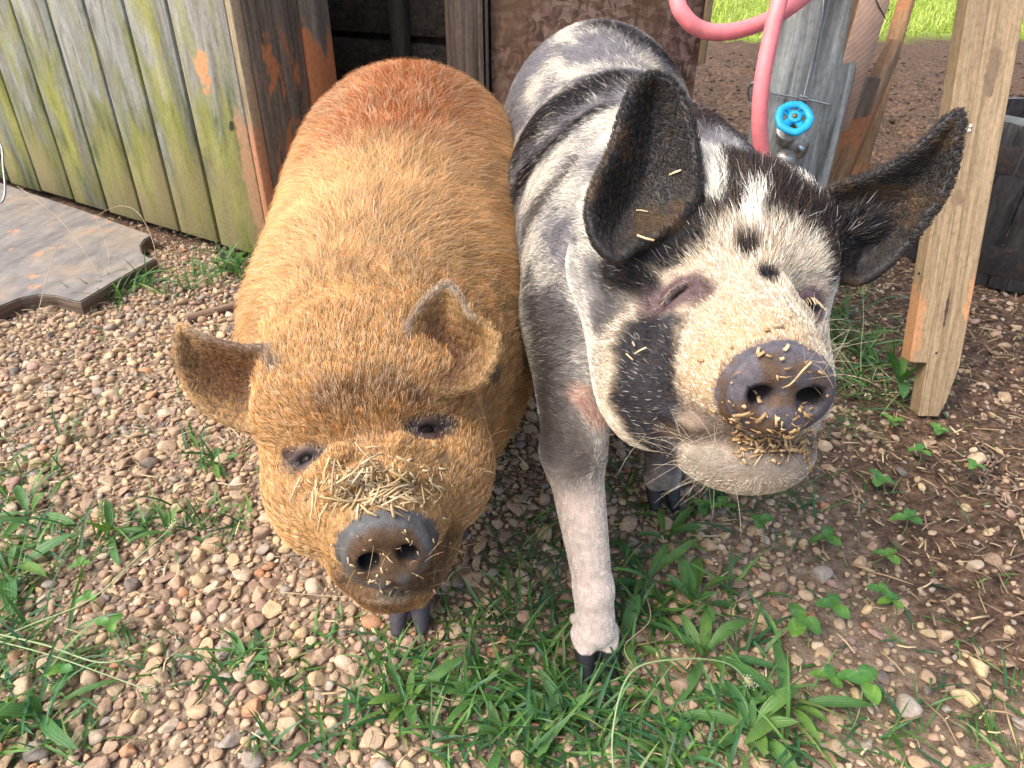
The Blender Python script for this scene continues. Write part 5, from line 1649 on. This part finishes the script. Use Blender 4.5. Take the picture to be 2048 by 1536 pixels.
# sparse single blades over the gravel
n = 620
q = np.stack([rg.uniform(-1.0, 0.9, n), rg.uniform(0.40, 1.5, n)], 1)
qn = fbm(np.concatenate([q, np.zeros((n, 1))], 1), 5, 13, 2); q = q[qn > 0.47]; n = len(q)
bs.append(q); az.append(rg.uniform(0, 6.28, n)); ln.append(rg.uniform(0.015, 0.05, n)); wd.append(rg.uniform(0.0015, 0.004, n)); el.append(rg.uniform(0.2, 1.3, n)); dr.append(rg.uniform(0.3, 1.4, n))
bs = np.concatenate(bs); az = np.concatenate(az); ln = np.concatenate(ln); wd = np.concatenate(wd); el = np.concatenate(el); dr = np.concatenate(dr)
bz = hgt(bs[:, 0], bs[:, 1])
keep = (bs[:, 1] > 0.36)
b3 = np.concatenate([bs, bz[:, None] - 0.002], 1)
dmin = np.minimum(g(b3 + np.array([0, 0, 0.03])), s_(b3 + np.array([0, 0, 0.03]))); keep &= dmin > 0.012
b3, az, ln, wd, el, dr = (a[keep] for a in (b3, az, ln, wd, el, dr))
V, Q, C = blades(b3, az, ln, wd, el, dr, gcol(len(b3)), twist=rg.normal(0, 0.7, len(b3)))
V[:, 2] = np.maximum(V[:, 2], hgt(V[:, 0], V[:, 1]) + 0.004)
LM = leaf_mat("grass blade")
tag(mesh_np("grass", V, Q, LM, colors=C), "low green grass sprouting through the gravel", "grass", kind="stuff")
# far grass beyond the pen, its sunlight put into a brighter blade colour
n = 26000
fx = rg.uniform(1.8, 13.0, n); fy = 7.8 + rg.power(0.9, n) * 9
k = (fx / fy > 0.22) & (fx / fy < 1.0); fx, fy = fx[k], fy[k]
fb_ = (fy - 8.0 + (fbm(np.stack([fx, fy, 0 * fx], 1), 1.2, 5, 3) - 0.5) * 1.6) > 0; fx, fy = fx[fb_], fy[fb_]; n = len(fx)
V, Q, C = blades(np.stack([fx, fy, hgt(fx, fy)], 1), rg.uniform(0, 6.28, n), rg.uniform(0.08, 0.22, n), rg.uniform(0.008, 0.018, n), rg.uniform(0.5, 1.4, n), rg.uniform(0.4, 1.4, n),
                 np.array([0.40, 0.46, 0.10]) * rg.uniform(0.45, 1.6, (n, 1)), nseg=4)
tag(mesh_np("grass", V, Q, LM, colors=C), "meadow grass beyond the pen, coloured bright as if sunlit", "grass", kind="stuff")

# broad-leaved weeds: each plant a thing, each leaf a part
def leaf_mesh(name, L, W, el0, droop, mat, shape='lance', nseg=9, cols=5):
    ts = np.linspace(0, 1, nseg); V, C = [], []; p = np.zeros(3)
    for k, t in enumerate(ts):
        e = el0 - droop * t
        if shape == 'lance': w = W * 0.5 * (0.16 + 0.84 * math.sin(math.pi * min(1, max(0, (t - 0.08) / 0.95)) ** 0.85) ** 0.9) * (1 if t < 0.97 else 0.2)
        else: w = W * 0.5 * math.sin(math.pi * (0.02 + 0.97 * t) ** 0.9) ** 0.65
        up = np.array([-math.sin(e), 0, math.cos(e)])
        for j in range(cols):
            u = j / (cols - 1) * 2 - 1
            wave = 0.06 * W * math.sin(7 * t + j) 
            V.append(p + np.array([0, u * w, 0]) + up * (w * 0.30 * abs(u) ** 1.3 + wave * abs(u)))
            C.append((j / (cols - 1), t, 0))
        p = p + np.array([math.cos(e), 0, math.sin(e)]) * L / (nseg - 1)
    F = [(k * cols + j, (k + 1) * cols + j, (k + 1) * cols + j + 1, k * cols + j + 1) for k in range(nseg - 1) for j in range(cols - 1)]
    o = mesh_np(name, V, np.array(F), mat, False, colors=np.array(C)); me = o.data; bpy.data.objects.remove(o)
    return me
PLM = leaf_mat("ribbed plantain leaf", True, False, (0.095, 0.205, 0.055))
plm = [leaf_mesh("leaf", 0.080 * a, 0.0150 * b, e, d, PLM) for a, b, e, d in ((1, 1, 0.55, 0.9), (0.8, 1.1, 0.9, 1.2), (1.15, 1.0, 0.35, 0.55), (0.7, 0.9, 1.1, 1.0), (0.95, 1.25, 0.25, 0.3), (0.55, 0.8, 1.25, 0.5))]
PLANTS = [(1405, 1325, 10, 1.0), (1385, 1215, 10, 1.0), (1330, 1090, 6, 0.9), (1500, 1470, 8, 1.1), (1570, 1420, 7, 1.1), (1240, 1290, 7, 0.9), (1290, 1170, 6, 1.0), (1130, 1440, 7, 0.9), (960, 1390, 6, 0.8), (820, 1415, 7, 0.85), (1010, 1480, 6, 0.9),
          (60, 1035, 7, 1.0), (20, 1150, 8, 1.1), (225, 1075, 7, 0.8), (90, 1440, 8, 1.0), (430, 935, 6, 0.65), (475, 545, 8, 1.2), (1795, 770, 6, 1.7), (1440, 985, 6, 0.9), (500, 1330, 7, 0.6), (340, 1070, 6, 0.7)]
PLAB = ['plantain weed just below the pale arching stalk, bottom centre', "plantain weed in the thick patch right of the spotted pig's front hoof", "small plantain weed between the spotted pig's front leg and chin", 'plantain weed at the bottom edge right of the arching stalk', 'plantain weed at the bottom right beside the lowest clover', "plantain weed touching the spotted pig's front hoof", "plantain weed in the shade right of the spotted pig's shin", "plantain weed at the bottom edge under the spotted pig's hoof", "plantain weed between the two pigs' front hooves", "plantain weed straight below the ginger pig's hoof", 'plantain weed at the bottom edge below the two front hooves', "plantain weed at the left edge level with the ginger pig's eyes", 'plantain weed at the left edge by the low green stalks', 'plantain weed right of the left edge clump, near the flower head', 'plantain weed in the bottom left corner of the gravel', "little plantain weed beside the ginger pig's left cheek", "plantain weed between the grey board and the ginger pig's flank", 'tall broad plantain weed growing behind the notched plank foot', "plantain weed under the spotted pig's chin", "small plantain weed alone in the gravel left of the ginger pig's hoof", 'plantain weed beneath the pale flower head at left']
for (x, y, nl, s), lab in zip(PLANTS, PLAB):
    b = GH(x, y, -0.001)
    pl_ = empty("plantain_weed", b, lab, "weed", "plantain weeds in the gravel")
    a0 = rg.uniform(0, 6.28)
    for k in range(nl):
        o = bpy.data.objects.new("leaf", plm[int(rg.integers(len(plm)))]); link(o, pl_)
        o.rotation_euler = (rg.normal(0, 0.2), rg.normal(0, 0.14), a0 + k * 2.4 + rg.normal(0, 0.2)); sc = s * rg.uniform(0.7, 1.2); o.scale = (sc, sc * rg.uniform(0.8, 1.1), sc)
        o.location = (0.004 * math.cos(a0 + k * 2.4), 0.004 * math.sin(a0 + k * 2.4), 0.003 + 0.0015 * k)
# clover
CLM = leaf_mat("clover leaflet", False, False, (0.105, 0.260, 0.050), (0.22, 0.38, 0.14))
clm = leaf_mesh("leaflet", 0.026, 0.0185, 0.25, 0.55, CLM, 'oval', 8, 5)
STM = plain("green stem", (0.16, 0.22, 0.07), 0.5, 0, 80, 0.3)
CLOV = [(1765, 852, 1.1), (1838, 925, 0.95), (1860, 870, 1.0), (1768, 985, 1.15), (1800, 1075, 1.1), (1640, 1075, 1.05), (1650, 1230, 1.1), (1618, 1300, 1.35), (1700, 1470, 1.3), (1660, 1390, 0.9), (1478, 1052, 1.0), (1525, 1105, 0.95), (1735, 1210, 0.8), (1930, 955, 0.9), (1790, 1235, 0.8), (1735, 1130, 0.9), (1350, 1480, 0.75), (152, 1155, 0.7), (212, 1268, 0.8), (205, 1225, 0.7), (120, 1390, 0.8), (1410, 1040, 1.0), (1500, 1010, 0.9)]
CLAB = ['bright clover at the foot of the notched plank, leftmost', 'clover below the notched plank foot', 'clover directly under the tip of the notched plank', "bright clover half way between plank foot and spotted pig's chin", "bright clover right of the spotted pig's chin, low on the soil", "clover on the gravel below the spotted pig's nose", 'clover with pale marked leaflets in the lower right gravel, upper of a pair', 'largest clover with pale marked leaflets in the lower right gravel', 'large clover at the bottom edge in the lower right', 'clover just above the large bottom edge clover', "clover behind the spotted pig's chin beside its far foot", "clover below the spotted pig's chin among gravel", 'dim clover in the middle of the lower right gravel', 'clover beside the rusty chain', 'dim clover near the brown soil, lower right', 'dim clover between the bright clover and the chain', 'tiny bright clover at the bottom edge among grass', 'tiny clover in the gravel left of the flower head stalk', 'small clover above the low green stalks at left', 'small clover beside the low green stalks at left', 'small clover in the bottom left grass', "clover partly hidden beneath the spotted pig's jaw", "clover deepest under the spotted pig's jaw, right of its foot"]
for (x, y, s), lab in zip(CLOV, CLAB):
    b = GH(x, y, 0.0); hh = rg.uniform(0.015, 0.035)
    cl = empty("clover_plant", b, lab, "clover", "clovers growing in the gravel")
    lean = rg.normal(0, 0.012, 2); top = np.array([lean[0], lean[1], hh])
    tube("stem", catmull([b + np.array([0, 0, -0.003]), b + top * 0.5 + np.array([0.004, 0, 0]), b + top], 4, False), 0.0009, STM, cl, 5)
    a0 = rg.uniform(0, 6.28)
    for k in range(3):
        o = bpy.data.objects.new("leaflet", clm); link(o, cl); o.location = top; o.scale = (s * 0.86, s * 0.86, s * 0.86)
        o.rotation_euler = (rg.normal(0, 0.15), rg.normal(0, 0.15), a0 + k * 2.094 + rg.normal(0, 0.12))
# seed stalks
def stalk(pxs, label, head=True, rad=0.0011, col=STM, headcol=None, name="flower_stalk", cat="stalk", hl=0.016):
    pts = []
    for (x, y, h) in pxs: pts.append(G(x, y, h) if h is not None else GH(x, y))
    pts = catmull(pts, 6, False)
    o = tube(name, pts, np.linspace(rad, rad * 0.7, len(pts)), col, None, 6)
    tag(o, label, cat)
    if head:
        d = nrm(pts[-1] - pts[-4]); e = pts[-1]
        hp_ = [e + d * t for t in np.linspace(-0.001, hl, 7)]
        hd_ = tube("seed_head", hp_, np.array([0.001, 0.0032, 0.0042, 0.0043, 0.0038, 0.0026, 0.0008]), headcol or STM, o, 9)
        Vb, Fb, off = [], [], 0
        for i in range(34):
            t = rg.uniform(0.1, 0.95); dd = nrm(rg.normal(size=3)); c = e + d * hl * t + dd * 0.0062
            Vs = c + SH_LO[0][0] * 0.0009; Vb.append(Vs - np.array(o.location)); Fb.append(SH_LO[0][1] + off); off += len(Vs)
        mesh_np("floret", np.concatenate(Vb), np.concatenate(Fb), WHITE, o)["kind"] = "stuff"
    return o
WHITE = plain("cream floret", (0.75, 0.73, 0.58), 0.6)
PALEG = plain("pale green stalk", (0.26, 0.34, 0.15), 0.5, 0, 60, 0.2)
HEADM = plain("seed head", (0.30, 0.29, 0.14), 0.8, 0, 300, 0.5, bump=0.6)
stalk([(-30, 1290, .02), (60, 1250, .035), (180, 1200, .05), (270, 1120, .075), (340, 1058, .085)], "curved green stalk topped by a pale flower head over the left gravel", True, 0.0012, PALEG, HEADM)
stalk([(-20, 1265, .03), (90, 1290, .035), (200, 1325, .03), (285, 1308, .03)], "long pale green stalk lying low from the left edge, upper of two", False, 0.0013, PALEG)
stalk([(-20, 1278, .03), (100, 1310, .03), (200, 1345, .025), (290, 1378, .02)], "long pale green stalk lying low from the left edge, lower of two", True, 0.0011, PALEG, HEADM, hl=0.010)
stalk([(1235, 1600, .02), (1225, 1470, .07), (1262, 1345, .10), (1360, 1318, .10), (1450, 1325, .08), (1490, 1355, .06)], "tall arching pale stalk with a seed head at the bottom centre", True, 0.0012, PALEG, HEADM)
stalk([(1722, 775, None), (1722, 700, .05), (1727, 640, .09), (1726, 590, .12)], "upright green grass spike beside the notched plank foot", True, 0.0009, PALEG, STM, hl=0.022)
DRY = plain("dry straw stalk", (0.42, 0.33, 0.20), 0.7, 0, 80, 0.3)
stalk([(215, 585, None), (180, 520, .07), (120, 440, .14), (35, 372, .20)], "thin dry grass stalk slanting across the grey board to the wall", False, 0.0009, DRY)
stalk([(225, 580, None), (215, 500, .06), (190, 430, .10)], "short dry grass stalk standing at the grey board's edge", False, 0.0009, DRY)
stalk([(70, 660, None), (85, 590, .05), (105, 520, .09), (120, 478, .12)], "dry bent grass stalk rising over the grey board's scalloped end", False, 0.0011, DRY)
stalk([(300, 560, None), (310, 500, .04), (280, 430, .10), (240, 412, .10), (190, 432, .08)], "dry stem arching from the notch of the grey board", False, 0.0010, DRY)
stalk([(1290, 1185, .02), (1300, 1240, .04), (1250, 1290, .05), (1265, 1330, .05)], "thin tan stem looping beside the spotted pig's foot", False, 0.0008, DRY)
stalk([(560, 1185, .01), (700, 1195, .01)], "thin dry stem lying under the ginger pig's chin", False, 0.0008, DRY)

# ------------------------------------------------------------------ straw and litter
def sticks(pos, d, up, L, w, t):
    """flat straw pieces as thin boxes"""
    d = d / np.linalg.norm(d, axis=1, keepdims=True)
    s = np.cross(up, d); s /= np.linalg.norm(s, axis=1, keepdims=True) + 1e-9; u = np.cross(d, s)
    bend = (s * rg.normal(0, 0.07, (n_ := len(pos), 1)) + u * np.abs(rg.normal(0, 0.05, (n_, 1)))) * L[:, None]
    V = []
    for a, off in ((-0.5, 0), (0.0, 1), (0.5, 0)):
        for b, c in ((-1, -1), (1, -1), (1, 1), (-1, 1)):
            V.append(pos + d * (a * L)[:, None] + bend * off + s * (b * w / 2)[:, None] + u * (c * t / 2)[:, None])
    V = np.stack(V, 1); o = np.arange(n_)[:, None] * 12
    fq = [(3, 2, 1, 0), (8, 9, 10, 11)] + [(k * 4 + j, k * 4 + (j + 1) % 4, k * 4 + 4 + (j + 1) % 4, k * 4 + 4 + j) for k in (0, 1) for j in range(4)]
    return V.reshape(-1, 3), np.concatenate([o + np.array(f)[None] for f in fq])
def litter(name, n, xr, yr, dens, Lr, wr, pal, label, cat, lift=0.003):
    x = rg.uniform(*xr, n * 3); y = rg.uniform(*yr, n * 3)
    k = rg.random(n * 3) < dens(x, y); x, y = x[k][:n], y[k][:n]; n = len(x)
    a = rg.uniform(0, 6.28, n); d = np.stack([np.cos(a), np.sin(a), rg.normal(0, 0.16, n)], 1)
    L = rg.uniform(*Lr, n) * rg.uniform(0.4, 1, n)
    pos = np.stack([x, y, hgt(x, y) + lift + rg.uniform(0, 0.006, n)], 1)
    w = rg.uniform(*wr, n)
    V, Q = sticks(pos, d, np.tile([0, 0, 1.0], (n, 1)) + rg.normal(0, 0.3, (n, 3)), L, w, w * 0.45)
    c = np.array(pal)[rg.integers(len(pal), size=n)] * rg.uniform(0.7, 1.25, (n, 1))
    o = mesh_np(name, V, Q, STRAWM, smooth=False, colors=np.repeat(c, 12, 0)); o["kind"] = "stuff"
    return tag(o, label, cat)
m = NT("straw"); m.set("Base Color", m.n("ShaderNodeAttribute", attribute_name="col").outputs["Color"]); m.set("Roughness", 0.55); STRAWM = m.m
SP = [(0.55, 0.41, 0.22), (0.46, 0.32, 0.16), (0.62, 0.50, 0.31), (0.36, 0.24, 0.13)]
BP = [(0.15, 0.092, 0.055), (0.22, 0.14, 0.085), (0.085, 0.054, 0.036), (0.33, 0.22, 0.13), (0.12, 0.07, 0.045)]
litter("straw", 1700, (-1.3, 1.0), (0.40, 2.0), lambda x, y: 0.75 + 0 * x, (0.008, 0.05), (0.0009, 0.0024), SP, "bits of pale straw strewn over the gravel", "straw", 0.008)
litter("leaf_litter", 5200, (0.35, 3.0), (0.45, 5.0), lambda x, y: soil_mask(x, y) * (0.9 if True else 0), (0.012, 0.06), (0.0012, 0.0035), BP, "brown twig and needle litter covering the soil", "litter", 0.004)
litter("straw", 900, (0.4, 2.2), (0.45, 2.6), lambda x, y: soil_mask(x, y), (0.02, 0.08), (0.0012, 0.0026), SP[:2] + [(0.36, 0.24, 0.13)] * 2, "dry straw pieces scattered on the brown soil", "straw", 0.006)
litter("leaf_litter", 4200, (0.40, 1.7), (0.42, 2.3), lambda x, y: sstep(0.15, 0.8, soil_mask(x, y)), (0.008, 0.045), (0.0008, 0.0026), BP + SP[3:], "fine brown twigs and chips littering the soil at the right", "litter", 0.004)
litter("leaf_litter", 2600, (-1.2, 0.9), (0.42, 1.9), lambda x, y: 1 - soil_mask(x, y), (0.005, 0.028), (0.0007, 0.0020), BP[:4] + SP[2:], "fine twig bits and chaff between the gravel stones", "litter", 0.004)
# clods of soil
n = 4200
x = rg.uniform(0.6, 4.5, n); y = rg.uniform(1.2, 6.6, n)
k = (soil_mask(x, y) > 0.5) & (x / y > 0.22) & (x / y < 0.95); x, y = x[k], y[k]; n = len(x)
ss = np.exp(rg.normal(math.log(0.010), 0.5, n)).clip(0.004, 0.035) * np.clip(y / 3, 0.4, 1.3)
Vs, Fs, off = [], [], 0
for i in range(n):
    V, F = SH_LO[i % len(SH_LO)]
    a = rg.uniform(0, 6.28); R = np.array([[math.cos(a), -math.sin(a), 0], [math.sin(a), math.cos(a), 0], [0, 0, 1]])
    Vs.append(V * ss[i] @ R.T + np.array([x[i], y[i], 0])); Fs.append(F + off); off += len(V)
V = np.concatenate(Vs); hz = hgt(np.repeat(x, len(SH_LO[0][0])), np.repeat(y, len(SH_LO[0][0]))); V[:, 2] += hz
m = NT("soil clod"); o_ = m.n("ShaderNodeNewGeometry").outputs["Position"]
m.set("Base Color", m.ramp(m.noise(o_, 25, 5), [(0.3, (0.022, 0.014, 0.010)), (0.5, (0.065, 0.042, 0.028)), (0.7, (0.14, 0.088, 0.056))])); m.set("Roughness", 0.95); m.bump(m.noise(o_, 120, 4), 0.8, 0.004)
cl_ = mesh_np("dirt", V, np.concatenate(Fs), m.m, ground); cl_["kind"] = "stuff"

# rusty chain on the soil
CHM = plain("rusty chain iron", (0.24, 0.16, 0.11), 0.6, 0.5, 120, 0.4, dirt=(0.38, 0.34, 0.30))
chpx = [(1945, 872), (1965, 900), (1985, 925), (1968, 950), (1965, 978), (1962, 992), (1990, 990), (2004, 1012), (2030, 1024), (2056, 1028)]
chp = catmull([GH(x, y, 0.008) for x, y in chpx], 8, False)
sl_ = np.concatenate([[0], np.cumsum(np.linalg.norm(np.diff(chp, axis=0), axis=1))])
chain = empty("chain", GH(1965, 950), "rusty chain lying on the brown soil right of the clover", "chain")
LK = 0.021
for k in range(int(sl_[-1] / (LK * 0.80))):
    s0 = k * LK * 0.80 + LK / 2
    c = np.array([np.interp(s0, sl_, chp[:, i]) for i in range(3)]); c2 = np.array([np.interp(s0 + 0.003, sl_, chp[:, i]) for i in range(3)])
    d = nrm(c2 - c); sd = nrm(np.cross((0, 0, 1), d)); ud = np.cross(d, sd)
    if k % 2: sd = nrm(sd * 0.35 + ud * 0.94)
    pts = [c + d * (LK * 0.5 * math.cos(t)) + sd * (0.0062 * math.sin(t)) for t in np.linspace(0, 2 * math.pi, 13)]
    tube("link", pts, 0.0017, CHM, chain, 6, False)

# straw stuck to the snouts
def stuck(sdf, name, pxs, Lr, wr, pal, label, cat, jit=0.25):
    P_, N_ = [], []
    for (x, y) in pxs:
        h = sdf.hit(x, y)
        if h is None or h[2] < 0.1: continue
        P_.append(h)
    P_ = np.array(P_); N_ = sdf.grad(P_, 0.004).astype(float); n = len(P_)
    r = rg.normal(size=(n, 3)); r -= N_ * (r * N_).sum(1, keepdims=True); r /= np.linalg.norm(r, axis=1, keepdims=True)
    d = r + N_ * rg.normal(0, jit, (n, 1))
    L = rg.uniform(*Lr, n) * rg.uniform(0.45, 1, n); w = rg.uniform(*wr, n)
    lift_ = 0.002 + rg.uniform(0, 0.004, n) * (L > 0.012)
    V, Q = sticks(P_ + N_ * lift_[:, None], d, N_, L, w, w * 0.5)
    c = np.array(pal)[rg.integers(len(pal), size=n)] * rg.uniform(0.75, 1.2, (n, 1))
    o = mesh_np(name, V, Q, STRAWM, smooth=False, colors=np.repeat(c, 12, 0)); o["kind"] = "stuff"
    return tag(o, label, cat)
SP2 = [(0.66, 0.52, 0.30), (0.58, 0.43, 0.22), (0.70, 0.60, 0.42), (0.50, 0.36, 0.24)]
SPD = [(0.52, 0.385, 0.20), (0.45, 0.32, 0.155), (0.57, 0.46, 0.28), (0.36, 0.25, 0.14)]
px1 = [(rg.normal(752, 66), rg.normal(966, 22)) for _ in range(66)] + [(rg.normal(690, 45), rg.normal(1010, 25)) for _ in range(14)] + [(rg.normal(810, 40), rg.normal(995, 14)) for _ in range(16)] + [(rg.normal(745, 25), rg.normal(905, 20)) for _ in range(4)]
stuck(g, "straw", px1, (0.012, 0.036), (0.0008, 0.0019), SPD, "heap of straw bits on the ginger pig's snout", "straw", 0.05)
px1 = [(rg.normal(750, 62), rg.normal(974, 28)) for _ in range(240)]
stuck(g, "chaff", px1, (0.003, 0.012), (0.0007, 0.0018), SPD, "short straw crumbs among the straw on the ginger pig's snout", "chaff", 0.15)
px2 = [(rg.normal(775, 60), rg.normal(1130, 35)) for _ in range(38)] + [(rg.normal(660, 40), rg.normal(1100, 45)) for _ in range(16)]
stuck(g, "chaff", px2, (0.002, 0.009), (0.0005, 0.0015), SPD, "chaff specks stuck to the ginger pig's wet nose", "chaff", 0.2)
px3 = [(rg.uniform(1465, 1675), rg.normal(856, 22)) for _ in range(90)] + [(rg.uniform(1490, 1650), rg.normal(885, 10)) for _ in range(50)] + [(rg.uniform(1470, 1640), rg.normal(905, 18)) for _ in range(40)] + [(rg.normal(1560, 60), rg.normal(722, 16)) for _ in range(10)] + [(rg.normal(1480, 30), rg.normal(805, 20)) for _ in range(14)] + [(rg.normal(1520, 90), rg.normal(720, 60)) for _ in range(16)]
stuck(s_, "chaff", px3, (0.0015, 0.011), (0.0004, 0.0024), [(0.50, 0.32, 0.15), (0.40, 0.24, 0.10), (0.58, 0.41, 0.22), (0.30, 0.18, 0.08)], "tan chaff flakes stuck round the spotted pig's nose", "chaff", 0.1)
px4 = [(1030, 125), (1026, 170), (1035, 100), (1040, 140), (1020, 200), (1285, 425), (1352, 347), (1290, 480), (1270, 690), (1290, 705), (1262, 715), (1005, 215), (1000, 240)]
stuck(s_, "straw", px4 + [(1575, 765), (1600, 740)], (0.008, 0.020), (0.0010, 0.0018), SP2, "few straw bits caught on the spotted pig's coat", "straw", 0.2)
